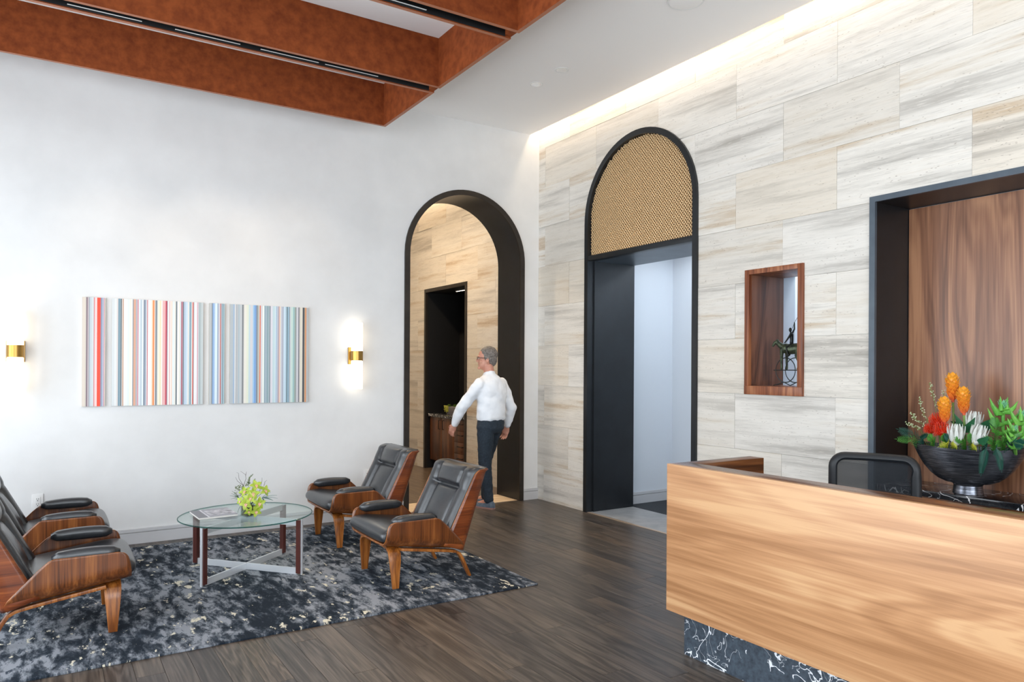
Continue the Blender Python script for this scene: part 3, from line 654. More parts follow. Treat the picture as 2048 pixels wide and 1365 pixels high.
# ------------------------------------------------------------------ display niche and bronze sculpture
t = thing('display_niche', 'walnut framed opening in the travertine wall holding a bronze horse', 'wall niche', (TX, 0, 0))
ny0, ny1, nz0, nz1 = 3.379, 3.911, 1.294, 2.284
bx(-0.022, 0.40, ny1 - 0.041, ny1, nz0 + 0.068, nz1).build('frame_side', M['niche'], t, bevel=0.002); bx(-0.022, 0.40, ny0, ny0 + 0.045, nz0 + 0.068, nz1).build('frame_side', M['niche'], t, bevel=0.002)
bx(-0.022, 0.40, ny0 + 0.045, ny1 - 0.041, nz1 - 0.038, nz1).build('frame_top', M['niche'], t, bevel=0.002); bx(-0.024, 0.40, ny0, ny1, nz0, nz0 + 0.068).build('frame_sill', M['niche'], t, bevel=0.002)
bx(0.01, 0.405, ny1 - 0.045, ny1 - 0.041, nz0 + 0.0685, nz1 - 0.0385).build('side_lining', M['niche_in'], t, smooth=False)
sx, sy, sz = 4.94, 3.655, nz0 + 0.0685
t = thing('bronze_sculpture', 'patinated bronze horse with raised-arm rider on dark rings in the niche', 'sculpture', (sx, sy, sz), math.atan2(0.90, -0.43)); t.scale = (0.8, 1, 1)
Z0 = 0.125
hb = MB()   # horse: x forward
def limb(mb, pts, rr, n=8): mb.tube(pts, rr, n); mb.ball(pts[0], rr[0], n); mb.ball(pts[-1], rr[-1], n)
hb.tube([(-.115,0,Z0+.165),(-.10,0,Z0+.175),(-.05,0,Z0+.17),(0,0,Z0+.165),(.05,0,Z0+.172),(.085,0,Z0+.175)], [.014,.040,.044,.042,.040,.026], 12)
limb(hb, [(.06,0,Z0+.175),(.10,0,Z0+.20),(.13,0,Z0+.222)], [.032,.025,.018]); limb(hb, [(.125,0,Z0+.226),(.15,0,Z0+.215),(.165,0,Z0+.195)], [.019,.016,.012])
for s in (-1, 1): hb.tube([(.122,s*.008,Z0+.235),(.120,s*.011,Z0+.252)], [.005,.001], 6)
for x, s, k in ((-.075,1,0),(-.11,-1,1),(.075,1,0),(.035,-1,1)):
    if x < 0: limb(hb, [(x,s*.018,Z0+.16),(x+.012,s*.02,Z0+.11),(x-.008,s*.02,Z0+.065),(x,s*.02,Z0+.012)], [.030,.019,.012,.010])
    else: limb(hb, [(x,s*.018,Z0+.16),(x+.004,s*.02,Z0+.10),(x+.004,s*.02,Z0+.06),(x+.002,s*.02,Z0+.012)], [.023,.014,.012,.010])
    hb.ball((x+.004,s*.02,Z0+.010),(.011,.009,.009))
hb.tube([(-.118,0,Z0+.175),(-.14,0,Z0+.15),(-.142,0,Z0+.09)], [.009,.008,.004], 8)
remesh(hb.build('horse', M['bronze'], t), 0.0035, 3)
rb = MB()
rb.tube([(-.01,0,Z0+.20),(-.012,0,Z0+.24),(-.008,0,Z0+.28),(-.004,0,Z0+.298)], [.018,.017,.021,.010], 10); rb.ball((.002,0,Z0+.318),(.015,.013,.018))
for s in (-1, 1): limb(rb, [(-.008,s*.014,Z0+.20),(.03,s*.036,Z0+.175),(.015,s*.04,Z0+.12),(.03,s*.04,Z0+.112)], [.014,.011,.008,.006])
limb(rb, [(-.008,.020,Z0+.285),(.02,.03,Z0+.245),(.05,.02,Z0+.215)], [.010,.008,.005]); limb(rb, [(-.008,-.020,Z0+.285),(-.03,-.026,Z0+.325),(-.03,-.024,Z0+.375)], [.010,.008,.006])
remesh(rb.build('rider', M['bronze_dk'], t), 0.003, 2)
mb = MB(); mb.tube([(-.012,-.024,Z0+.33),(-.03,-.024,Z0+.376),(-.075,-.024,Z0+.44)], .0022, 6); mb.tube([(-.062,-.024,Z0+.42),(-.085,-.024,Z0+.455)], .006, 8); mb.build('raised_mallet', M['bronze_dk'], t)
for cx in (0.045, -0.045):
    MB().tube([(cx + 0.092*math.cos(a*PI/20), 0, Z0 + 0.097*math.sin(a*PI/20)) for a in range(40)], 0.004, 6, closed=True).build('ring', M['bronze_dk'], t)
mb = MB(); mb.tube([(.16,0,Z0),(-.16,0,Z0)], .004, 6)
for s in (-1, 1): mb.tube([(-.11,s*.022,Z0),(.10,s*.022,Z0)], .004, 6)
mb.build('bar', M['bronze_dk'], t)
for s in (-1, 1): MB().tube([(s*.16,0,.004),(s*.11,0,.014),(s*.06,0,.03),(0,0,.004)], .004, 6).build('foot', M['bronze_dk'], t)
for x in (.07, -.07): MB().tube([(x,0,Z0),(x,0,.026)], .002, 6).build('strut', M['bronze_dk'], t)

# ------------------------------------------------------------------ reception desk, alcove counter
DX, DY, DZ = 2.738, 2.772, 1.0
t = thing('reception_desk', 'big walnut fronted reception desk on a black marble plinth', 'desk', (0, 0, 0))
bx(DX, DX + 0.03, 0.15, DY, 0.236, DZ).build('front_panel', M['desk'], t, bevel=0.002)
bx(DX + 0.0302, DX + 0.144, 0.15, DY - 0.0002, 0.236, DZ - 0.001).build('front_ledge', M['desktop'], t, bevel=0.001)
bx(DX + 0.1442, 3.388, 2.676, DY - 0.0002, 0.236, DZ - 0.001).build('end_wing', M['wing'], t, bevel=0.001)
bx(2.825, 3.30, 0.3, 2.727, 0.0, 0.2355).build('plinth', M['plinthm'], t, smooth=False)
bx(DX + 0.1442, 3.36, 0.15, 2.675, 0.70, 0.735).build('worktop', M['wing'], t, smooth=False)
t = thing('alcove_counter', 'black marble counter with white veins along the walnut alcove', 'counter', (0, 0, 0))
bx(4.722, 5.118, 0.66, 2.824, 0.688, 0.728).build('slab', M['marble'], t, bevel=0.002)
bx(4.76, 5.118, 0.66, 2.824, 0.08, 0.6875).build('body', M['wing'], t, smooth=False); bx(4.82, 5.118, 0.66, 2.824, 0.0, 0.08).build('toe_kick', M['black'], t, smooth=False)

# ------------------------------------------------------------------ office chair behind the desk
t = thing('office_chair', 'black office chair with a mesh back behind the reception desk', 'office chair', (3.61, 2.18, 0), PI + 0.49)
def backpt(v, zz): return (-0.20 - 0.05 * (1 - (v / 0.24) ** 2) - 0.04 * (zz - 0.55), v, zz)
def rrect(hw, z0, z1, r, n=6):
    o_ = []
    for cx, cz, a0 in ((hw - r, z1 - r, 0), (-hw + r, z1 - r, PI/2), (-hw + r, z0 + r, PI), (hw - r, z0 + r, 1.5*PI)):
        for i in range(n + 1): a = a0 + PI/2 * i / n; o_.append((cx + r * math.cos(a), cz + r * math.sin(a)))
    return o_
# dense outline so the frame follows the curved back
ol = []
rr_ = rrect(0.205, 0.52, 1.015, 0.06)
for i in range(len(rr_)):
    a, b = rr_[i], rr_[(i + 1) % len(rr_)]; k = max(1, int(math.hypot(b[0]-a[0], b[1]-a[1]) / 0.03))
    for j in range(k): ol.append((a[0] + (b[0]-a[0]) * j / k, a[1] + (b[1]-a[1]) * j / k))
fr = MB().tube([backpt(*p) for p in ol], [(0.020, 0.026)] * len(ol), 10, closed=True).build('back_frame', M['plastic'], t)
mb = MB(); mb.grid(lambda u, v: backpt(-0.195 + 0.39 * v, 0.54 + 0.46 * u), 10, 12); o = mb.build('mesh_back', M['mesh_fabric'], t)
md = o.modifiers.new('s', 'SOLIDIFY'); md.thickness = 0.003; bake(o)
MB().tube([(-0.265, 0, 0.60), (-0.30, 0, 0.50), (-0.22, 0, 0.42), (0, 0, 0.40)], [.025,.028,.028,.03], 10).build('back_support', M['plastic'], t)
subsurf(MB().box(-0.24, 0.26, -0.25, 0.25, 0.43, 0.50).build('seat', M['plastic'], t, smooth=False, bevel=0.03), 1)
MB().tube([(0, 0, 0.10), (0, 0, 0.30)], 0.03, 14).tube([(0, 0, 0.30), (0, 0, 0.43)], 0.02, 14).build('gas_column', M['plastic'], t)
for k in range(5):
    a = 2 * PI * k / 5 + 0.3; c, s = math.cos(a), math.sin(a)
    MB().tube([(0, 0, 0.115), (0.15*c, 0.15*s, 0.10), (0.29*c, 0.29*s, 0.075)], [.03,.024,.018], 8).build('base_arm', M['plastic'], t)
    MB().tube([(0.29*c - 0.02*s, 0.29*s + 0.02*c, 0.028), (0.29*c + 0.02*s, 0.29*s - 0.02*c, 0.028)], 0.028, 14).tube([(0.29*c, 0.29*s, 0.03), (0.29*c, 0.29*s, 0.075)], 0.008, 8).build('caster', M['plastic'], t)
for s in (-1, 1):
    MB().tube([(0.02, s*.25, 0.44), (0.0, s*.30, 0.46), (-0.02, s*.30, 0.66)], .016, 8).build('arm_post', M['plastic'], t)
    MB().box(-0.13, 0.11, s*.30 - .035, s*.30 + .035, 0.66, 0.685).build('arm_pad', M['plastic'], t, bevel=0.01)

# ------------------------------------------------------------------ rug
tag(bx(-1.2, 2.86, 4.125, 6.655, 0.0002, 0.012).build('area_rug', M['rug'], None, smooth=False, bevel=0.003), 'grey, black and cream abstract area rug under the armchairs', 'rug')
RZ = 0.0121

# ------------------------------------------------------------------ lounge armchairs
def interp(tab, x):
    if x <= tab[0][0]: return tab[0][1]
    for (a, u), (b, v) in zip(tab, tab[1:]):
        if x <= b: return u + (v - u) * (x - a) / (b - a)
    return tab[-1][1]
FX = 0.33                                     # local x of the panel front; b runs backwards from it
def zb(b): return 0.298 - 0.150 * b
B0 = [(0.20, 0.0), (0.30, 0.004), (0.36, 0.010), (0.40, 0.016), (0.43, 0.026), (0.445, 0.042), (0.452, 0.075)]
B1 = [(0.20, 0.602), (0.25, 0.590), (0.30, 0.545), (0.355, 0.492), (0.40, 0.448), (0.43, 0.415), (0.445, 0.395), (0.452, 0.372)]
SW, SR = 0.326, 0.075
def strip(mb, pts, widths, thick, wdir):
    wdir = Vector(wdir); pts = [Vector(p) for p in pts]; vs = []
    for i, p in enumerate(pts):
        tg = (pts[min(i + 1, len(pts) - 1)] - pts[max(i - 1, 0)]).normalized(); nn = tg.cross(wdir).normalized() * thick / 2; wv = wdir * widths[i] / 2
        vs += [p - wv - nn, p + wv - nn, p + wv + nn, p - wv + nn]
    for v in vs: v.z = max(v.z, 0.0)
    n = len(pts); fs = [(0, 1, 2, 3), tuple(4*(n-1) + k for k in (3, 2, 1, 0))]
    for i in range(n - 1):
        for k in range(4): l = (k + 1) % 4; fs.append((4*i + k, 4*(i+1) + k, 4*(i+1) + l, 4*i + l))
    return mb.add(vs, fs)
def make_armchair(label):
    t = thing('lounge_armchair', label, 'armchair', group='leather and walnut armchairs around the glass table')
    # seat shell: one bent sheet, arm panel - bottom - arm panel
    rows = [('s', -1, q) for q in (1, .93, .82, .66, .45, .22, 0)] + [('a', -1, k) for k in (1, 2, 3, 4)] + [('b', 0, v) for v in (-.6, -.2, .2, .6)] + [('a', 1, k) for k in (4, 3, 2, 1)] + [('s', 1, q) for q in (0, .22, .45, .66, .82, .93, 1)]
    def zrow(r, b):
        if r[0] == 's': return zb(b) + SR + (0.452 - zb(b) - SR) * r[2]
        if r[0] == 'a': return zb(b) + SR * (1 - math.sin(PI / 2 * r[2] / 5))
        return zb(b)
    def yrow(r):
        if r[0] == 's': return r[1] * SW
        if r[0] == 'a': return r[1] * (SW - SR + SR * math.cos(PI / 2 * r[2] / 5))
        return r[2] * (SW - SR)
    mb = MB(); nb = 24; vs = []
    for r in rows:
        a, b = 0.01, 0.55
        for _ in range(6): a = interp(B0, zrow(r, a)); b = interp(B1, zrow(r, b))
        for j in range(nb + 1): bb = a + (b - a) * j / nb; vs.append((FX - bb, yrow(r), zrow(r, bb)))
    W_ = nb + 1; mb.add(vs, [(i*W_ + j, i*W_ + j + 1, (i+1)*W_ + j + 1, (i+1)*W_ + j) for i in range(len(rows) - 1) for j in range(nb)])
    o = mb.build('seat_shell', [M['chairwood'], M['chairleg']], t); md = o.modifiers.new('s', 'SOLIDIFY'); md.thickness = 0.013; md.offset = 0; md.material_offset_rim = 1; bake(o)
    # back shell
    A = Vector((FX - 0.605, 0, 0.195)); Bv = Vector((FX - 0.792, 0, 0.757)); ax = (Bv - A); nf = Vector((-ax.z, 0, ax.x)).normalized() * -1
    if nf.x < 0: nf = -nf
    def Dp(a): return (0.165 - 0.092 * a) * (math.sqrt(max(0, 1 - ((a - 0.86) / 0.14) ** 2)) if a > 0.86 else 1) + 0.012
    BW, BR = 0.314, 0.05; mb = MB(); vs = []; na = 24
    prof = [(-1, q) for q in (1, .75, .5, .25, 0)] + [('a', -1, k) for k in (1, 2, 3)] + [('b', v) for v in (-1, -.5, 0, .5, 1)] + [('a', 1, k) for k in (3, 2, 1)] + [(1, q) for q in (0, .25, .5, .75, 1)]
    for i in range(na + 1):
        a = i / na; c = A + ax * a; d = Dp(a); r = min(BR, d * 0.9)
        for p in prof:
            if p[0] == 'a': th = PI / 2 * p[2] / 4; y, dep = p[1] * (BW - r + r * math.cos(th)), r * (1 - math.sin(th))
            elif p[0] == 'b': y, dep = p[1] * (BW - r), 0
            else: y, dep = p[0] * BW, r + (d - r) * p[1]
            vs.append(c + nf * dep + Vector((0, y, 0)))
    W_ = len(prof); mb.add(vs, [(i*W_ + j, i*W_ + j + 1, (i+1)*W_ + j + 1, (i+1)*W_ + j) for i in range(na) for j in range(W_ - 1)])
    o = mb.build('back_shell', [M['chairback'], M['chairleg']], t); md = o.modifiers.new('s', 'SOLIDIFY'); md.thickness = 0.013; md.offset = 0; md.material_offset_rim = 1; bake(o)
    # seat cushion
    prof = [(0.030, 0.300), (-0.012, 0.318), (-0.026, 0.350), (-0.014, 0.388), (0.030, 0.408), (0.12, 0.404), (0.30, 0.378), (0.46, 0.352), (0.52, 0.345), (0.53, 0.30), (0.52, 0.236), (0.3, 0.268), (0.12, 0.292)]
    ys = [(-0.312, 0.72), (-0.304, 0.93), (-0.27, 1.0), (-0.1, 1.03), (0.1, 1.03), (0.27, 1.0), (0.304, 0.93), (0.312, 0.72)]
    mb = MB(); vs = []; n = len(prof); cb, cz = 0.25, 0.325
    for y, k in ys:
        for b, z in prof:
            zz = cz + (z - cz) * k; bb = cb + (b - cb) * (0.5 + 0.5 * k)
            # follow the rounded shell corner underneath
            if abs(y) > 0.25 and z < 0.31: zz += (abs(y) - 0.25) * 0.5
            vs.append((FX - bb, y, zz))
    mb.add(vs, [tuple(range(n)), tuple((len(ys) - 1) * n + k for k in range(n))[::-1]] + [(i*n + k, (i+1)*n + k, (i+1)*n + (k+1) % n, i*n + (k+1) % n) for i in range(len(ys) - 1) for k in range(n)])
    subsurf(mb.build('seat_cushion', M['leather'], t, angle=180), 2)
    # back cushion with lumbar panel, bolsters and head roll
    def gauss(x, w_): return math.exp(-(x / w_) ** 2)
    def bp(u, v):
        tt = -1 + 2 * v; a_ = abs(tt); s = u; a = 0.17 + 0.845 * s
        d = Dp(min(a, 0.86)) + 0.004
        edge = math.sqrt(max(0, 1 - max(0, (a_ - 0.90) / 0.10) ** 2)); edge = 0.35 + 0.65 * edge
        x = 0.0
        if a_ > 0.55: x += 0.020 * math.sin(PI * (a_ - 0.55) / 0.45) * (1 if s < 0.9 else max(0, (1 - s) / 0.1))
        if s < 0.62 and a_ < 0.57: x += -0.014 + 0.030 * math.cos(tt / 0.57 * PI / 2) ** 0.7 * math.sin(PI * min(1, (s + 0.05) / 0.68)) ** 0.7
        if s >= 0.62: x += 0.036 * (math.cos(min(1, a_ / 0.62) * PI / 2) ** 0.6 * 0.75 + 0.25) * math.sin(PI * min(1, (s - 0.61) / 0.40)) ** 0.7
        x -= 0.017 * gauss(a_ - 0.56 - (0.10 * max(0, s - 0.55) if s > 0.5 else 0), 0.035) * (1 if s < 0.93 else 0)
        x -= 0.024 * gauss(s - 0.615 - 0.05 * max(0, a_ - 0.5), 0.028) * (1 if a_ < 0.6 else max(0, 1 - (a_ - 0.6) / 0.3) * 0.5)
        topk = 1.0
        if s > 0.86: k = (s - 0.86) / 0.14; topk = math.sqrt(max(0, 1 - k * k))
        dep = max(0.004, (d * edge + x) * topk)
        return A + ax * a + nf * dep + Vector((0, tt * 0.305, 0))
    mb = MB(); mb.grid(bp, 44, 40)
    # close with a flat rear sheet
    n0 = len(mb.v); mb.add([A + ax * (0.17 + 0.845 * s) + nf * 0.008 + Vector((0, y, 0)) for s in (0, 1) for y in (-0.30, 0.30)], [(0, 1, 3, 2)])
    mb.build('back_cushion', M['leather'], t, angle=180)
    # arm pads
    for s in (-1, 1):
        mb = MB(); secs = []
        for i in range(11):
            u = i / 10; b = 0.062 + 0.325 * u; k = max(0.16, math.sqrt(max(0, 1 - (abs(2 * u - 1)) ** 9))); k2 = k * (0.80 + 0.20 * math.sin(PI * min(1, u * 1.15)))
            secs.append(((FX - b, s * (SW - 0.033 + 0.003 * k), 0.450 + 0.004 * math.sin(PI * u)), 0.036 * (0.45 + 0.55 * k2), 0.037 * (0.3 + 0.7 * k2)))
        vs = []; n = 14
        for c, hw_, hh in secs:
            for j in range(n):
                a = 2 * PI * j / n; ca, sa = math.cos(a), math.sin(a)
                vs.append((c[0], c[1] + hw_ * math.copysign(abs(ca) ** 0.65, ca), c[2] + hh * math.copysign(abs(sa) ** 0.75, sa)))
        mb.add(vs, [tuple(range(n))[::-1], tuple(10 * n + k for k in range(n))] + [(i*n + j, i*n + (j+1) % n, (i+1)*n + (j+1) % n, (i+1)*n + j) for i in range(10) for j in range(n)])
        mb.build('arm_pad', M['leather'], t, angle=80)
    # legs: front pair bent sideways, rear pair bent along the side rails
    for s in (-1, 1):
        pts = [(FX - 0.095, s*y, z) for y, z in ((0.06, 0.270), (0.17, 0.268), (0.215, 0.262), (0.248, 0.245), (0.262, 0.222), (0.270, 0.18), (0.276, 0.09), (0.281, 0.0))]
        o = strip(MB(), pts, [.085, .085, .085, .085, .084, .078, .060, .044], 0.018, (1, 0, 0)).build('front_leg', M['chairleg'], t, bevel=0.002)
        pts = [(FX - b, s * 0.268, z) for b, z in ((0.13, 0.258), (0.30, 0.232), (0.48, 0.205), (0.545, 0.192), (0.578, 0.172), (0.605, 0.13), (0.638, 0.06), (0.666, 0.0))]
        strip(MB(), pts, [.05, .05, .05, .05, .048, .046, .041, .036], 0.018, (0, 1, 0)).build('rear_leg', M['chairleg'], t, bevel=0.002)
    return t
ch = make_armchair('black leather and walnut armchair at right front, nearest the reception desk')
ch.location = (2.21, 4.80, RZ); ch.rotation_euler = (0, 0, PI)
dup(ch, (2.265, 6.06, RZ), PI, 'black leather and walnut armchair at right rear, in front of the outlet')
dup(ch, (0.085, 4.89, RZ), 0, 'black leather and walnut armchair at left front, cut by the left edge')
dup(ch, (0.03, 6.06, RZ), 0, 'black leather and walnut armchair at left rear, closest to the plaster wall')

# ------------------------------------------------------------------ glass coffee table with magazine
TC = Vector((1.24, 5.53, 0))
t = thing('coffee_table', 'round glass coffee table on crossed steel frames with wooden legs', 'coffee table', (TC.x, TC.y, RZ), math.radians(-5))
MB().lathe([(0.0, 0.394), (0.458, 0.394), (0.458, 0.404), (0.0, 0.404)], n=72).build('glass_top', M['glass'], t, angle=30)
MB().lathe([(0.459, 0.3945), (0.464, 0.3975), (0.464, 0.4005), (0.459, 0.4035)], n=72, cap=False).build('glass_edge', M['glassedge'], t)
for k in (0, 1):
    a = PI / 4 + k * PI / 2; c, s = math.cos(a), math.sin(a); R = 0.462; RI = R - 0.0345; nz = Vector((-s, c, 0)); d_ = Vector((c, s, 0)); hz = 0.0 + 0.0 * k
    def bar(mb, p0, p1, z0, z1, th):
        q = [d_ * p0 - nz * th, d_ * p1 - nz * th, d_ * p1 + nz * th, d_ * p0 + nz * th]
        mb.hexa([(v.x, v.y, z0) for v in q], [(v.x, v.y, z1) for v in q])
    mb = MB()
    if k == 0: bar(mb, -RI, RI, 0.0, 0.045, 0.006); bar(mb, -RI, RI, 0.348, 0.393, 0.006)
    else:
        for p, q in ((-RI, -0.0065), (0.0065, RI)): bar(mb, p, q, 0.0, 0.045, 0.006); bar(mb, p, q, 0.348, 0.393, 0.006)
    for sg in (-1, 1): bar(mb, sg * R, sg * (R + 0.009), 0.0, 0.393, 0.0075)
    mb.build('steel_frame', M['satin'], t, smooth=False)
    for sg in (-1, 1):
        p0, p1 = sorted((sg * R - sg * 0.0005, sg * (R - 0.034))); mb = MB()
        q = [d_ * p0 - nz * 0.0165, d_ * p1 - nz * 0.0165, d_ * p1 + nz * 0.0165, d_ * p0 + nz * 0.0165]
        mb.hexa([(v.x, v.y, 0.010) for v in q], [(v.x, v.y, 0.388) for v in q])
        mb.build('wood_leg', M['legwood'], t, smooth=False)
TZ = RZ + 0.4045
mt = NT('magazine_cover'); v_ = mt.coord((1, 1, 1)); sp_ = mt.n('ShaderNodeSeparateXYZ'); mt.l(v_, sp_.inputs[0])
c_ = mt.ramp(sp_.outputs[0], [(0.0, lin('5a5660')), (0.062, lin('c9c6cc')), (0.072, lin('8b8890'))], 'CONSTANT'); pic = mt.noise(v_, 22, 5, 0.6)
inr = mt.math('MULTIPLY', mt.math('GREATER_THAN', sp_.outputs[0], 0.085), mt.math('MULTIPLY', mt.math('GREATER_THAN', sp_.outputs[1], 0.06), mt.math('LESS_THAN', sp_.outputs[1], 0.24)))
mt.col(mt.mix(inr, c_, mt.ramp(pic, [(0.35, lin('6f6b72')), (0.65, lin('d8d4da'))]))); mt.set(Roughness=0.25)
t = thing('magazine', 'grey magazine lying on the glass coffee table', 'magazine', (0.905, 5.465, TZ), math.radians(3))
bx(0.001, 0.264, 0.001, 0.299, 0.0006, 0.0125).build('pages', plain('paper_pages', lin('d6d2cc'), 0.8), t, smooth=False); bx(0, 0.265, 0, 0.30, 0.0127, 0.0136).build('cover', mt.m, t, smooth=False); bx(0, 0.265, 0, 0.30, 0, 0.0005).build('back_cover', M['plastic'], t, smooth=False)

# ------------------------------------------------------------------ orchid vase on the coffee table
def at(px, py, dep):
    d = Fv + R2 * ((px - 1024) / FPX) - U2 * ((py - CYP) / FPX); return Vector((0, 0, CAMH)) + d * dep
VC = Vector((1.235, 5.435, TZ)); VD = VC.dot(Fv)
t = thing('glass_vase', 'small clear cube vase of green orchids on the glass table', 'vase', tuple(VC), math.radians(20))
hw = 0.042; mb = MB()
for a, b, c, d in ((-hw, hw, -hw, -hw + .004), (-hw, hw, hw - .004, hw), (-hw, -hw + .004, -hw + .004, hw - .004), (hw - .004, hw, -hw + .004, hw - .004)): mb.box(a, b, c, d, 0, 0.085)
mb.box(-hw + .004, hw - .004, -hw + .004, hw - .004, 0, 0.006); mb.build('glass', M['vaseglass'], t, smooth=False)
M['moss'] = mottled('stems_and_moss', lin('4a4030'), lin('7a7358'), 60, 0.8); bx(-hw + .0045, hw - .0045, -hw + .0045, hw - .0045, 0.0065, 0.072).build('moss_filling', M['moss'], t, smooth=False)
M['petal'] = mottled('lime_petal', lin('92ad22'), lin('bccc58'), 30, 0.45, rand=True, Subsurface_Weight=0.0); M['lip'] = mottled('pink_cream_lip', lin('e8c4a8'), lin('d88f78'), 90, 0.5)
M['leafdk'] = mottled('dark_leaf', lin('1f4a30'), lin('2f6a45'), 14, 0.35, rand=True); M['leafbl'] = mottled('blue_green_leaf', lin('35645c'), lin('4a8074'), 14, 0.4, rand=True)
M['leafol'] = mottled('olive_leaf', lin('5d6a4a'), lin('8a9470'), 30, 0.6, rand=True); M['twig'] = plain('brown_twig', lin('4b3d38'), 0.8); M['stem'] = mottled('green_stem', lin('5a7a30'), lin('7d9a48'), 20, 0.5)
camv = -(Fv * 1.0)
def orchid(px, py, dd, size, tilt, label):
    c = at(px, py, VD + dd); c.y += 0
    n = (Vector((0, 0, CAMH)) - c).normalized() * 0.6 + (c - (VC + Vector((0, 0, 0.11)))).normalized() * 0.7; n.normalize()
    t = thing('orchid_bloom', label, 'flower', tuple(c), group='green orchids in the cube vase')
    ux = n.orthogonal().normalized(); ux = Vector((0, 0, 1)).cross(n).normalized(); uy = n.cross(ux)
    for k in range(5):
        a = math.radians(90 + 72 * k + tilt); d = ux * math.cos(a) + uy * math.sin(a)
        MB().leaf(d * 0.004, d + n * 0.28, n, size, size * 0.62, 0.35 if k % 2 else 0.15, 5, 0.22, fat=0.8).build('petal', M['petal'], t)
    mb = MB(); dn = -uy
    mb.leaf(n * 0.004, n * 0.8 + dn * 0.7, n, size * 0.55, size * 0.48, 0.9, 5, 0.45); mb.ball(n * size * 0.16, (size * .10,) * 3, 8, 6); mb.build('lip', M['lip'], t)
    base = VC + Vector((0, 0, 0.06)) - c; MB().tube([-n * 0.004, base * 0.45 + Vector((0, 0, 0.012)), base], 0.0022, 6).build('stem', M['stem'], t)
for a in ((512, 972, -.02, .046, 10, 'lime orchid bloom at the top centre of the cube vase bouquet'), (530, 982, .0, .043, 40, 'lime orchid bloom highest on the right of the vase bouquet'),
          (506, 988, -.04, .050, -15, 'lime orchid bloom with pink lip in the upper middle of the bouquet'), (490, 984, -.02, .045, 30, 'lime orchid bloom at upper left of the vase bouquet'),
          (500, 996, -.06, .046, 5, 'lime orchid bloom with pink lip at the very centre of the bouquet'), (492, 1008, -.06, .047, 20, 'lime orchid bloom at left middle of the vase bouquet'),
          (518, 1007, -.06, .048, -5, 'lime orchid bloom with pink lip at right middle of the bouquet'), (512, 1023, -.07, .044, 25, 'lime orchid bloom hanging lowest over the vase rim'),
          (498, 1023, -.065, .034, -30, 'small lime orchid bloom low at left over the vase rim'), (481, 1003, -.03, .034, 50, 'small lime orchid bloom at the far left of the bouquet')): orchid(*a)
def spray(name, label, cat, group, paths, mat_, rad, leaves=None, lmat=None, lname='leaves'):
    c = VC + Vector((0, 0, 0.05)); t = thing(name, label, cat, tuple(c), group=group); mb = MB()
    for p in paths: mb.tube([Vector(q) - c for q in p], [rad * (1 - 0.6 * i / (len(p) - 1)) for i in range(len(p))], 5)
    mb.build('stem', mat_, t)
    if leaves:
        mb = MB()
        for b, d, L, w_ in leaves: mb.leaf(Vector(b) - c, d, (0, 0, 1), L, w_, 0.2, 4, 0.15)
        mb.build(lname, lmat, t)
    return t
V0 = VC + Vector((0, 0, 0.06))
A_ = lambda x, y, d=0.0: at(x, y, VD + d)
spray('twig', 'bare brown forked twigs rising at left of the orchid bouquet', 'twig', 'bare twigs in the orchid vase', [[V0, A_(487, 972, .02), A_(478, 958, .02), A_(477, 947, .02), A_(473, 946, .02)], [A_(487, 972, .02), A_(492, 958, .02), A_(491, 950, .02), A_(481, 943, .02)], [A_(487, 972, .02), A_(475, 963, .02), A_(471, 955, .02)], [A_(491, 953, .02), A_(493, 944, .02)]], M['twig'], 0.0018)
spray('twig', 'bare brown forked twig rising at right of the orchid bouquet', 'twig', 'bare twigs in the orchid vase', [[V0, A_(520, 980, .02), A_(524, 962, .02), A_(524, 956, .02)], [A_(528, 972, .02), A_(530, 964, .02), A_(534, 961, .02)], [V0, A_(528, 972, .02)]], M['twig'], 0.0018)
rs = random.Random(9)
def bushy(px0, py0, px1, py1, n, L, w_, d=0.02):
    out = []
    for i in range(n):
        u = i / n; b = A_(px0 + (px1 - px0) * u, py0 + (py1 - py0) * u, d); a = rs.uniform(0, 6.28)
        out.append((b, (math.cos(a) * 0.7, math.sin(a) * 0.7, 0.6), L * (1.1 - 0.7 * u), w_))
    return out
spray('foliage_spike', 'tall dark green leafy spike curving right above the orchids', 'foliage', 'foliage in the orchid vase', [[V0, A_(497, 970, .02), A_(499, 955, .02), A_(506, 949, .02)]], M['stem'], 0.002, bushy(496, 972, 499, 957, 30, .022, .008) + bushy(499, 957, 506, 949, 16, .014, .006), M['leafol'])
spray('foliage_spike', 'short dark green leafy spike above the middle of the orchids', 'foliage', 'foliage in the orchid vase', [[V0, A_(506, 970, .02), A_(510, 958, .02)]], M['stem'], 0.002, bushy(506, 970, 510, 958, 20, .015, .006), M['leafol'])
spray('foliage_cluster', 'grey green small leaved cluster at upper left of the orchids', 'foliage', 'foliage in the orchid vase', [[V0, A_(480, 985, .0), A_(474, 976, .0)]], M['stem'], 0.002, [(A_(470 + rs.uniform(0, 24), 972 + rs.uniform(0, 24), rs.uniform(-.02, .03)), (rs.uniform(-1, 1), rs.uniform(-1, 1), rs.uniform(.1, 1)), .02, .010) for _ in range(70)], M['leafol'])
spray('foliage_cluster', 'narrow dark green leaves fanning out left of the orchids', 'foliage', 'foliage in the orchid vase', [[V0, A_(480, 997, -.01)]], M['stem'], 0.002, [(A_(478, 996, -.01), (A_(x, y, -.02) - A_(478, 996, -.01)), (A_(x, y, -.02) - A_(478, 996, -.01)).length, .014) for x, y in ((460, 989), (461, 996), (464, 985), (466, 980), (470, 1000))], M['leafdk'])
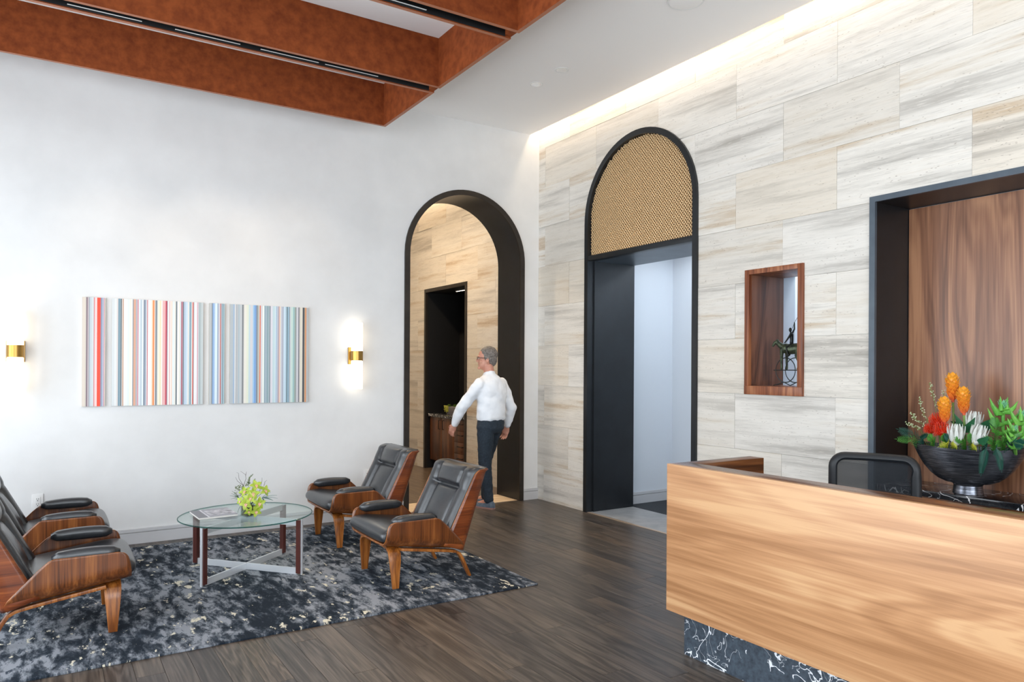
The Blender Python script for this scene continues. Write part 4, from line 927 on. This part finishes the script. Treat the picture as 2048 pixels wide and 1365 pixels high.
spray('foliage_cluster', 'blue green eucalyptus leaves fanning out right of the orchids', 'foliage', 'foliage in the orchid vase', [[V0, A_(526, 996, -.01)]], M['stem'], 0.002, [(A_(524, 996, -.02), (A_(x, y, -.02) - A_(524, 996, -.02)), (A_(x, y, -.02) - A_(524, 996, -.02)).length, w_) for x, y, w_ in ((554, 986, .02), (548, 998, .034), (556, 992, .014), (540, 982, .02), (534, 1010, .02))], M['leafbl'])
spray('leaf', 'dark green leaf drooping at lower left of the cube vase', 'leaf', 'drooping leaves of the orchid vase', [[V0, A_(484, 1013, -.04)]], M['stem'], 0.002, [(A_(482, 1011, -.05), A_(472, 1026, -.06) - A_(482, 1011, -.05), .062, .024)], M['leafdk'], 'blade')
spray('leaf', 'blue green leaf drooping low beside the cube vase rim', 'leaf', 'drooping leaves of the orchid vase', [[V0, A_(490, 1020, -.05)]], M['stem'], 0.002, [(A_(489, 1020, -.06), A_(479, 1030, -.07) - A_(489, 1020, -.06), .055, .024)], M['leafbl'], 'blade')

# ------------------------------------------------------------------ big footed bowl of tropical flowers on the counter
BC = Vector((4.87, 2.305, 0.7285)); BROT = math.radians(-75); BD = BC.dot(Fv)
t = thing('footed_bowl', 'oval brushed black footed bowl on the marble counter', 'bowl', tuple(BC), BROT)
mb = MB(); vs = []; n = 48
prof = [(0.0, .000, 0), (1.0, .000, 0), (0.96, .02, 0), (0.93, .05, 0), (1.0, .058, 0), (.02, .062, 1), (.18, .066, 1), (.36, .082, 1), (.54, .112, 1), (.70, .152, 1), (.84, .203, 1), (.93, .245, 1), (1.0, .282, 1), (.965, .282, 1), (.80, .215, 1), (.5, .15, 1), (0.0, .12, 1)]
HX, HYb, FRx, FRy = 0.315, 0.155, 0.085, 0.085
for r, z, e in prof:
    for k in range(n):
        a = 2 * PI * k / n
        if e == 0: x, y = FRx * r * math.cos(a), FRy * r * math.sin(a)
        else: f0 = r if r > 0 else 0; x, y = (FRx + (HX - FRx) * r if r > 0 else 0) * math.cos(a), (FRy + (HYb - FRy) * r if r > 0 else 0) * math.sin(a)
        zz = z + (0.02 * (math.cos(a) ** 2) * max(0, (z - .06) / .22) if e else 0); vs.append((x, y, zz))
mb.add(vs, [(i*n + k, i*n + (k+1) % n, (i+1)*n + (k+1) % n, (i+1)*n + k) for i in range(len(prof) - 1) for k in range(n)])
mb.build('bowl_body', M['bowl'], t, angle=35)
# dark soil / foam the stems stand in
mb = MB(); mb.add([(0.265 * math.cos(2*PI*k/32), 0.12 * math.sin(2*PI*k/32), zz) for zz in (0.20, 0.245) for k in range(32)], [tuple(range(32))[::-1], tuple(range(32, 64))] + [(k, (k+1) % 32, 32 + (k+1) % 32, 32 + k) for k in range(32)])
mb.build('moss_filling', mottled('dark_moss', lin('1c2a14'), lin('35472a'), 40, 0.9), t)
Bm = Matrix.Translation(BC) @ Matrix.Rotation(BROT, 4, 'Z')
def soil(px):                      # point on the filling below a given image column, along the bowl's long axis
    best = min(((abs((lambda p: 1024 + FPX * (p - Vector((0,0,CAMH))).dot(R2) / (p - Vector((0,0,CAMH))).dot(Fv))(Bm @ Vector((0.25 * k / 20, 0, 0.235))) - px), k) for k in range(-20, 21)))
    return Bm @ Vector((0.25 * best[1] / 20, 0, 0.235))
def pt(px, py, dd=0.0):            # point above the filling at the real depth of that column
    s = soil(px); return at(px, py, s.dot(Fv) + dd)
def flower(name, label, group, base, top): return thing(name, label, 'flower', tuple(base), group=group)
M['ginger'] = NT('orange_bract'); g_ = M['ginger']; gt = g_.n('ShaderNodeTexCoord'); gs = g_.n('ShaderNodeSeparateXYZ'); g_.l(gt.outputs['Generated'], gs.inputs[0]); gn = g_.noise(g_.coord((1,1,1)), 40, 3)
g_.col(g_.ramp(g_.math('ADD', gs.outputs[2], g_.math('MULTIPLY', gn, 0.3)), [(0.15, lin('d8583a')), (0.5, lin('ee8a2c')), (1.0, lin('f6b03c'))])); g_.set(Roughness=0.4); M['ginger'] = g_.m
def ginger(px, py, h, label, dd=0.0):
    b = soil(px + 6); top = pt(px, py - h / 2, dd); bot = pt(px + 2, py + h / 2, dd); c = bot
    t = flower('torch_ginger', label, 'orange ginger flowers', c, top); ax_ = (top - bot); L = ax_.length; ax_.normalize(); u = ax_.orthogonal().normalized(); v = ax_.cross(u)
    mb = MB(); N = 52
    for i in range(N):
        f = i / N; a = i * 2.39996; r = interp([(0, .010), (.35, .016), (.5, .030), (.72, .036), (.9, .024), (1, .006)], f); s_ = L * (0.02 + 0.90 * f)
        o_ = u * math.cos(a) + v * math.sin(a); e = interp([(0, .25), (.5, .45), (.8, .5), (1, .25)], f)
        mb.leaf(ax_ * s_ + o_ * r * 0.55, o_ * e + ax_ * 0.9, o_, L * interp([(0, .34), (.4, .24), (1, .15)], f), 0.032, -0.30, 4, 0.25, fat=0.8)
    mb.tube([ax_ * L * f for f in (0, .3, .5, .75, .9, .98)], [.008, .013, .022, .027, .020, .006], 12)
    mb.build('flower_head', M['ginger'], t); MB().tube([(b - c), (b - c) * 0.4, Vector((0, 0, 0)), ax_ * L * 0.7], [.006, .006, .007, .01], 8).build('stem', M['stem'], t)
ginger(1904, 776, 58, 'tallest orange torch ginger in the bowl', 0.0); ginger(1926, 803, 56, 'orange torch ginger on the right of the three', -0.02); ginger(1888, 822, 54, 'orange torch ginger on the left above the red flowers', -0.04)
M['pin'] = mottled('scarlet_filament', lin('c8200c'), lin('f0461e'), 30, 0.4, rand=True)
def pincushion(px, py, r, label, dd):
    c = pt(px, py, dd); b = soil(px + 4); t = flower('pincushion_protea', label, 'red pincushion flowers', c, c); mb = MB(); rs_ = random.Random(int(px))
    for i in range(150):
        z = 1 - 1.55 * (i + .5) / 150; a = i * 2.39996; q = math.sqrt(max(0, 1 - z * z)); d = Vector((q * math.cos(a), q * math.sin(a), z)); rr = r * rs_.uniform(.85, 1.1)
        p1 = d * rr * 0.6; p2 = d * rr * 0.9 + Vector((0, 0, .10 * r)); p3 = d * rr * 1.05 + Vector((0, 0, .28 * r)) - d * rr * .12
        mb.tube([d * rr * 0.2, p1, p2, p3], [.0012, .0015, .0014, .0018], 4)
    mb.ball((0, 0, 0), r * .42, 8, 6); mb.build('filaments', M['pin'], t); MB().tube([Vector((0, 0, 0)), (b - c) * .5 + Vector((0,0,.01)), b - c], .005, 6).build('stem', M['stem'], t)
pincushion(1876, 846, .056, 'scarlet pincushion flower behind, uppermost of the red ones', -.02); pincushion(1885, 866, .056, 'bright red pincushion flower at the bowl rim beside the white proteas', -.08); pincushion(1862, 862, .044, 'smaller dark red pincushion flower on the left', -.03)
M['protea'] = mottled('white_protea', lin('d2d8cf'), lin('f0f0ec'), 30, 0.6, rand=True)
def protea(px, py, h, label, dd, tilt=(0, 0)):
    H_ = h / 322.0; c = pt(px, py + h / 2, dd); b = soil(px); t = flower('white_protea', label, 'white proteas', c, c); mb = MB(); ax_ = (Vector((0, 0, 1)) + R2 * tilt[0] - Fv * tilt[1]).normalized(); u = ax_.orthogonal().normalized(); v = ax_.cross(u)
    for ring_, nn, rr, ee, ll in ((0, 11, .030, .32, .92), (1, 10, .024, .16, 1.0), (2, 8, .016, .04, .98), (3, 6, .008, 0, .85)):
        for i in range(nn):
            a = 2 * PI * (i + ring_ * .5) / nn; o_ = u * math.cos(a) + v * math.sin(a)
            mb.leaf(o_ * rr * .55 + ax_ * .004, o_ * (ee + .30) + ax_, o_, H_ * ll, .024, 0.30, 5, 0.35, fat=.75)
    mb.ball(ax_ * H_ * .12, (.026, .026, H_ * .2), 8, 6); mb.build('petals', M['protea'], t); MB().tube([Vector((0, 0, 0)), b - c + Vector((0, 0, -.01))], .006, 6).build('stem', M['stem'], t)
protea(1912, 868, 42, 'closed white protea beside the red flowers', -.10); protea(1944, 842, 42, 'white protea standing behind, highest of the white ones', .0, (.15, 0)); protea(1951, 868, 40, 'white protea at the rim, rightmost of the white ones', -.10, (.25, .1))
M['pod'] = mottled('lime_green_bract', lin('4a9a34'), lin('84c858'), 12, 0.4, rand=True)
def pods(px, py, label, dd, sc=1.0):
    c = pt(px, py, dd); b = soil(px); t = flower('green_heliconia', label, 'green horned heliconias', c, c); up = Vector((0, 0, 1))
    rgt = R2.copy(); fwd = -Fv
    for k, (sx_, z, L, w_, lift) in enumerate(((-1, -.02, .11, .036, .75), (1, -.01, .09, .036, .55), (-1, -.085, .12, .036, .65), (1, -.075, .10, .034, .50), (-1, -.14, .09, .032, .35), (1, -.13, .08, .032, .5), (-.4, .0, .07, .03, 1.3), (.45, .01, .06, .03, 1.2))):
        d = (rgt * sx_ + up * lift + fwd * (.25 if k % 2 else .1)).normalized(); mb = MB(); base = up * z * sc
        mb.tube([base, base + (rgt * sx_ * .7 + up * .05 + fwd * .15).normalized() * L * .35 * sc, base + d * L * .75 * sc, base + d * L * sc + up * L * .30 * sc], [w_ * .32 * sc, w_ * .50 * sc, w_ * .30 * sc, .001], 8); mb.build('bract', M['pod'], t)
    mb = MB(); 
    for i in range(14): a = i * 2.4; mb.leaf(up * (.0 + i * .002), Vector((math.cos(a) * .45, math.sin(a) * .45, 1)), (math.cos(a), math.sin(a), 0), .05 * sc, .03 * sc, -.2, 3, .3)
    mb.build('bud', mottled('pale_green_bud', lin('6fb88a'), lin('9ad2a6'), 30, 0.4), t); MB().tube([up * .01, up * -.08, b - c], [.011, .010, .008], 8).build('stem', M['pod'], t)
pods(2006, 822, 'green horned heliconia right of the white proteas', -.02, 1.0); pods(2046, 842, 'green horned heliconia at the right edge of the photo', -.04, 1.0); pods(2030, 868, 'small light green heliconia low in front', -.14, .6)
M['fern'] = mottled('fern_green', lin('2c6a2a'), lin('5aa03c'), 20, 0.45, rand=True); M['ferndk'] = mottled('dark_fern', lin('0f3a30'), lin('1f5c4c'), 20, 0.4, rand=True); M['yel'] = mottled('yellow_green', lin('8aa020'), lin('d0c83a'), 30, 0.5, rand=True)
def frond(path, label, mat_, Ll, dens_=16, nm='fern_frond', cat='fern', grp='fern fronds in the bowl', lw=.11):
    dens = int(dens_ * 1.2); P = [Vector(p) for p in path]; c = P[0]; t = thing(nm, label, cat, tuple(c), group=grp)
    def pos(f):
        k = min(int(f * (len(P) - 1)), len(P) - 2); return P[k].lerp(P[k + 1], f * (len(P) - 1) - k)
    mb = MB(); 
    for i in range(dens):
        f = 0.12 + 0.88 * i / dens; p = pos(f) - c; tg = (pos(min(1, f + .03)) - pos(f - .03)).normalized(); side = tg.cross(Fv).normalized()
        for s in (-1, 1): mb.leaf(p, side * s + tg * 1.0, -Fv, Ll * (0.35 + math.sin(PI * min(1, f * .85 + .1))) * .8, Ll * lw, .15, 3, .1)
    mb.leaf(P[-1] - c, (P[-1] - P[-2]), -Fv, Ll * .6, Ll * .11, .1, 3, .1)
    mb.build('leaflets', mat_, t); MB().tube([p - c for p in P], [.003 * (1 - .6 * i / (len(P) - 1)) for i in range(len(P))], 5).build('midrib', mat_, t)
frond([soil(1850), pt(1830, 872, -.04), pt(1798, 860, -.06)], 'dark green fern pointing left over the bowl end', M['ferndk'], .045, 16)
frond([soil(1850), pt(1825, 880, -.05), pt(1795, 879, -.08)], 'green fern lying lowest over the left end of the bowl', M['fern'], .040, 14)
frond([soil(1965), pt(1972, 896, -.24), pt(1968, 922, -.25), pt(1963, 947, -.24)], 'dark fern hanging down the front of the bowl', M['ferndk'], .040, 24, lw=.16)
frond([soil(1990), pt(1992, 897, -.24), pt(2000, 918, -.25), pt(2003, 940, -.24)], 'second dark fern hanging right of the first one', M['ferndk'], .034, 22, lw=.16)
frond([soil(2000), pt(2010, 876, -.14), pt(2036, 866, -.18)], 'bright fern spreading right above the rim', M['fern'], .055, 20)
frond([soil(1985), pt(1992, 858, -.10), pt(1990, 838, -.10)], 'bright fern standing left of the heliconias', M['fern'], .050, 18)
frond([soil(2010), pt(2025, 884, -.18), pt(2046, 890, -.22)], 'dark fern along the right rim of the bowl', M['ferndk'], .050, 18)
frond([soil(1890), pt(1895, 886, -.17), pt(1880, 893, -.19)], 'yellow green sprig hanging over the rim below the red flowers', M['yel'], .030, 10)
frond([soil(1905), pt(1905, 884, -.18), pt(1912, 896, -.2)], 'yellow green sprig curling over the rim below the white protea', M['yel'], .026, 10)
frond([soil(1945), pt(1945, 888, -.18), pt(1952, 900, -.2)], 'light sprig over the middle of the rim', M['yel'], .022, 10)
frond([soil(1870), pt(1862, 878, -.10), pt(1858, 872, -.12)], 'yellow mimosa sprig at the left below the red flowers', M['yel'], .028, 10)
rf = random.Random(21); wh_ = ['leftmost', 'second from the left', 'third from the left', 'fourth from the left', 'in the middle', 'fifth from the right', 'fourth from the right', 'third from the right', 'second from the right', 'rightmost']
for k in range(10):
    x_ = 1846 + k * 20; frond([soil(x_), pt(x_ + rf.uniform(-6, 6), 880 + k * 1.2, -.10), pt(x_ + rf.uniform(-16, 16), 866 + k * 1.6 + rf.uniform(-6, 8), -.14)], 'short green filler sprig along the bowl rim, ' + wh_[k], M['fern'] if k % 3 else M['ferndk'], .034, 12, 'filler_sprig', 'foliage', 'short filler sprigs along the bowl rim', .24)
def bigleaf(px, py, px1, py1, dd, w_, label, mt_='leafdk'):
    b = pt(px, py, dd); e = pt(px1, py1, dd - .02); s = soil(px); t = thing('leaf', label, 'leaf', tuple(b), group='broad leaves in the bowl')
    MB().leaf((0, 0, 0), e - b, -Fv + Vector((0, 0, .4)), (e - b).length, w_, .12, 8, .15).build('blade', M[mt_], t); MB().tube([Vector((0, 0, 0)), s - b], .003, 6).build('stem', M['stem'], t)
bigleaf(1925, 862, 1910, 826, -.02, .05, 'broad dark leaf under the right ginger flower'); bigleaf(1930, 866, 1952, 836, -.05, .055, 'broad dark leaf between the white proteas'); bigleaf(1965, 858, 1994, 836, -.03, .06, 'broad dark leaf right of the white proteas'); bigleaf(1920, 855, 1902, 842, .02, .045, 'narrow dark leaf behind the first white protea'); bigleaf(1958, 888, 1978, 874, -.16, .05, 'dark leaf low at the rim right of the proteas')
M['wax'] = mottled('pale_wax_bud', lin('9aa878'), lin('d2d8b8'), 40, 0.6, rand=True)
def wax(path, label):
    P = [Vector(p) for p in path]; c = P[0]; t = thing('wax_flower', label, 'flower', tuple(c), group='thin wax flower sprigs'); mb = MB(); rs_ = random.Random(len(label)); bd = MB()
    mb.tube([p - c for p in P], .0014, 5)
    for i in range(26):
        f = .35 + .65 * i / 26; k = min(int(f * (len(P) - 1)), len(P) - 2); p = P[k].lerp(P[k + 1], f * (len(P) - 1) - k) - c; d = Vector((rs_.uniform(-1, 1), rs_.uniform(-1, 1), rs_.uniform(-.3, 1))).normalized() * .014
        mb.tube([p, p + d], .0008, 4); bd.ball(p + d, .0042, 6, 4)
    mb.build('stem', M['stem'], t); bd.build('buds', M['wax'], t)
wax([soil(1872), pt(1872, 820), pt(1866, 790), pt(1858, 766)], 'tallest thin sprig of pale buds left of the ginger'); wax([soil(1865), pt(1858, 848), pt(1842, 818), pt(1839, 797)], 'thin budded sprig leaning left, second in height'); wax([soil(1862), pt(1848, 852), pt(1830, 838), pt(1824, 828)], 'thin budded sprig leaning left above the fern'); wax([soil(1860), pt(1842, 862), pt(1826, 852), pt(1812, 848)], 'lowest thin budded sprig at far left'); wax([soil(1890), pt(1888, 830, .03), pt(1888, 800, .03), pt(1887, 783, .03)], 'thin budded sprig between two ginger flowers')

# ------------------------------------------------------------------ person walking through the arch
skin = mottled('skin', lin('bd806c'), lin('cf9a84'), 14, 0.5); shirt_m = mottled('white_shirt_cloth', lin('e4e8ee'), lin('f0f3f7'), 10, 0.8)
jean = mottled('dark_blue_denim', lin('1a232d'), lin('283541'), 60, 0.85); hairm = mottled('grey_brown_hair', lin('4a423d'), lin('8b857f'), 60, 0.7); shoe_m = mottled('blue_grey_suede', lin('4c5866'), lin('66727f'), 30, 0.8); sole_m = plain('tan_sole', lin('9a7468'), 0.7)
pr = thing('person', 'person in white shirt and dark jeans walking away through the black arch', 'person', (3.99, 6.655, 0.0), math.radians(21))
def chain(mb, pts, rr, n=12):
    mb.tube(pts, rr, n)
    for p, r in zip(pts, rr): mb.ball(p, r, n, 8)
J = dict(hipR=(.085, .02, .87), kneeR=(.10, .14, .49), ankR=(.11, .15, .085), hipL=(-.085, .0, .87), kneeL=(-.07, .02, .475), ankL=(-.05, -.02, .085),
         shR=(.175, -.01, 1.315), elR=(.265, -.07, 1.06), wrR=(.262, -.02, .855), shL=(-.175, .01, 1.315), elL=(-.275, .17, 1.075), wrL=(-.255, .29, .885))
HC = Vector((0, .055, 1.585)); HR = Matrix.Rotation(math.radians(38), 3, 'Z')    # head turned to the left
def hp(x, y, z): return HC + HR @ Vector((x, y, z))
def hand(mb, wr, el, thumb_in):
    wr, el = Vector(wr), Vector(el); d = (wr - el).normalized(); d = (d + Vector((0, .12, -.35))).normalized(); fw = Vector((0, 1, 0)); fw = (fw - d * fw.dot(d)).normalized(); pn_ = d.cross(fw)
    mb.tube([wr - d * .02, wr + d * .02, wr + d * .055, wr + d * .088], [(.026, .024), (.020, .034), (.016, .041), (.013, .037)], 12)
    for k, (o_, L, sp_) in enumerate(((.030, .072, .10), (.010, .080, .02), (-.010, .074, -.04), (-.028, .058, -.12))):
        b = wr + d * .082 + fw * o_; d1 = (d + fw * sp_ + pn_ * thumb_in * .18).normalized(); d2 = (d1 + pn_ * thumb_in * .45).normalized(); d3 = (d2 + pn_ * thumb_in * .5).normalized()
        chain(mb, [b, b + d1 * L * .45, b + d1 * L * .45 + d2 * L * .32, b + d1 * L * .45 + d2 * L * .32 + d3 * L * .23], [.0095, .009, .0085, .0075], 8)
    b = wr + d * .028 + fw * .030; d1 = (d * .75 + fw * .75 + pn_ * thumb_in * .3).normalized(); d2 = (d * .95 + fw * .25 + pn_ * thumb_in * .4).normalized()
    chain(mb, [b, b + d1 * .035, b + d1 * .035 + d2 * .03], [.013, .011, .009], 8)
# body
mb = MB()
mb.etube([((0, 0, .80), .10, .08, 0), ((0, 0, .88), .155, .105, 0), ((0, .0, .98), .145, .10, 0), ((0, .0, 1.10), .15, .10, 0), ((0, .005, 1.24), .17, .105, 0), ((0, .005, 1.34), .15, .085, 0), ((0, .01, 1.40), .075, .065, 0)])
mb.tube([(0, .01, 1.36), (0, .025, 1.44), (0, .045, 1.52)], [.062, .056, .055], 14)
mb.ball(hp(0, -.005, .03), (.076, .098, .092), 20, 14, HR); mb.ball(hp(0, .03, -.04), (.060, .066, .082), 16, 12, HR)      # skull and jaw
mb.tube([hp(0, .088, .012), hp(0, .108, -.018), hp(0, .103, -.032)], [.008, .014, .010], 8); mb.ball(hp(0, .086, -.062), (.024, .012, .008), 8, 6, HR); mb.ball(hp(0, .085, -.098), (.022, .018, .016), 8, 6, HR); mb.ball(hp(0, .090, .026), (.052, .012, .009), 10, 6, HR)
for s in (-1, 1): mb.ball(hp(s * .077, -.005, -.010), (.010, .020, .032), 10, 8, HR); mb.ball(hp(s * .045, .066, -.03), (.022, .018, .018), 8, 6, HR)
for a, b, c in (('hipR', 'kneeR', 'ankR'), ('hipL', 'kneeL', 'ankL')):
    p, q, r_ = Vector(J[a]), Vector(J[b]), Vector(J[c]); chain(mb, [p, p.lerp(q, .5), q, q.lerp(r_, .35), r_], [.082, .070, .052, .050, .034])
    chain(mb, [r_, r_ + Vector((0, .08, -.035)), r_ + Vector((0, .15, -.052))], [.034, .032, .024])
for a, b, c in (('shR', 'elR', 'wrR'), ('shL', 'elL', 'wrL')):
    p, q, r_ = Vector(J[a]), Vector(J[b]), Vector(J[c]); chain(mb, [p, p.lerp(q, .5), q, q.lerp(r_, .4), r_], [.052, .046, .038, .037, .025])
hand(mb, J['wrR'], J['elR'], -1); hand(mb, J['wrL'], J['elL'], 1)
body = remesh(mb.build('body', skin, pr), 0.0062, 2)
for s in (-1, 1): MB().ball(hp(s * .031, .086, .006), (.012, .008, .009), 10, 8, HR).build('eye', plain('eye_white', lin('d8d4d0'), .2), pr)
# shirt: torso, sleeves with turned cuffs, collar
mb = MB()
mb.etube([((0, .005, .925), .160, .120, 0), ((0, .0, .955), .178, .138, 0), ((0, -.004, 1.02), .176, .138, 0), ((0, -.006, 1.12), .180, .138, 0), ((0, -.006, 1.24), .198, .138, 0), ((0, -.002, 1.32), .200, .122, 0), ((0, .002, 1.36), .172, .108, 0), ((0, .006, 1.392), .112, .090, 0), ((0, .012, 1.415), .072, .070, 0)], 24)
for a, b, c in (('shR', 'elR', 'wrR'), ('shL', 'elL', 'wrL')):
    p, q, r_ = Vector(J[a]), Vector(J[b]), Vector(J[c]); chain(mb, [p, p.lerp(q, .35), p.lerp(q, .7), q, q.lerp(r_, .3), q.lerp(r_, .6), q.lerp(r_, .9)], [.068, .068, .064, .061, .057, .051, .044])
mb.tube([(0, .018, 1.395), (0, .028, 1.445)], [.070, .064], 18)
sh = mb.build('shirt', shirt_m, pr); remesh(sh, 0.011, 3)
for v in sh.data.vertices:      # cloth folds
    p = v.co; k = noise.noise(Vector((p.x * 12, p.y * 12, p.z * 14))) * .010 + noise.noise(Vector((p.x * 30 + 9, p.y * 30, p.z * 34))) * .003
    v.co = p + v.normal * k
# jeans and belt
mb = MB()
mb.etube([((0, .01, .80), .12, .11, 0), ((0, .005, .85), .172, .135, 0), ((0, .0, .92), .168, .130, 0), ((0, .0, .968), .160, .124, 0)], 22)
for a, b, c in (('hipR', 'kneeR', 'ankR'), ('hipL', 'kneeL', 'ankL')):
    p, q, r_ = Vector(J[a]), Vector(J[b]), Vector(J[c]); chain(mb, [p, p.lerp(q, .3), p.lerp(q, .65), q, q.lerp(r_, .35), q.lerp(r_, .7), q.lerp(r_, .97)], [.096, .090, .080, .068, .063, .056, .053])
jn = mb.build('jeans', jean, pr); remesh(jn, 0.011, 2)
for v in jn.data.vertices:
    p = v.co; v.co = p + v.normal * (noise.noise(Vector((p.x * 18, p.y * 18, p.z * 26))) * .005)
mb = MB(); mb.etube([((0, 0, .948), .166, .130, 0), ((0, 0, .976), .163, .127, 0)], 28); mb.build('belt', M['plastic'], pr)
# shoes
for a, tilt in (('ankR', 0.0), ('ankL', 0.0)):
    x, y, z = J[a]; base = z - .085
    mb = MB()
    for yy, w_, h in ((-.065, .030, .055), (-.03, .038, .075), (.02, .040, .072), (.08, .044, .052), (.13, .045, .042), (.175, .036, .034), (.198, .016, .024)): pass
    secs = [((x, y - .068 + 0, base + .012), .001)]
    vs = []; n = 14; S_ = ((-.070, .020, .030), (-.060, .034, .062), (-.03, .038, .082), (.01, .038, .080), (.05, .042, .062), (.10, .046, .050), (.15, .043, .042), (.185, .030, .034), (.20, .012, .026))
    for yy, w_, h in S_:
        for k in range(n):
            aa = 2 * PI * k / n; vs.append((x + w_ * math.cos(aa), y + yy, base + .016 + max(0, math.sin(aa)) * h - max(0, -math.sin(aa)) * .004))
    mb.add(vs, [tuple(range(n))[::-1], tuple((len(S_) - 1) * n + k for k in range(n))] + [(i*n + k, i*n + (k+1) % n, (i+1)*n + (k+1) % n, (i+1)*n + k) for i in range(len(S_) - 1) for k in range(n)])
    so = mb.build('shoe', shoe_m, pr, angle=60)
    out = [(x + w_ * 1.06, y + yy) for yy, w_, h in S_] + [(x - w_ * 1.06, y + yy) for yy, w_, h in reversed(S_)]
    MB().prism(out, 2, base, base + .018).build('sole', sole_m, so, angle=30)
    mb = MB()
    for i in range(4): yy = y + .035 + i * .022; mb.tube([(x - .022, yy, base + .075 - i * .006), (x, yy + .004, base + .086 - i * .008), (x + .022, yy, base + .075 - i * .006)], .0028, 6)
    mb.build('laces', M['white'], so)
# hair cap and glasses
mb = MB(); mb.ball(hp(0, -.018, .048), (.083, .098, .090), 20, 14, HR); mb.ball(hp(0, -.055, -.005), (.072, .055, .075), 16, 12, HR)
for s in (-1, 1): mb.ball(hp(s * .070, -.012, .015), (.016, .042, .045), 10, 8, HR)
hr = mb.build('hair', hairm, pr); remesh(hr, 0.006, 1)
for v in hr.data.vertices: p = v.co; v.co = p + v.normal * (noise.noise(Vector((p.x * 60, p.y * 60, p.z * 30))) * .004)
mb = MB()
for s in (-1, 1):
    mb.tube([hp(s * .034 + .022 * math.cos(k * PI / 8), .104, .006 + .017 * math.sin(k * PI / 8)) for k in range(16)], .0022, 6, closed=True)
    mb.tube([hp(s * .056, .102, .010), hp(s * .082, .06, .010), hp(s * .087, .0, .006), hp(s * .084, -.012, -.008)], .0025, 6)
mb.tube([hp(-.012, .106, .008), hp(.012, .106, .008)], .002, 6); mb.build('glasses', M['plastic'], pr)
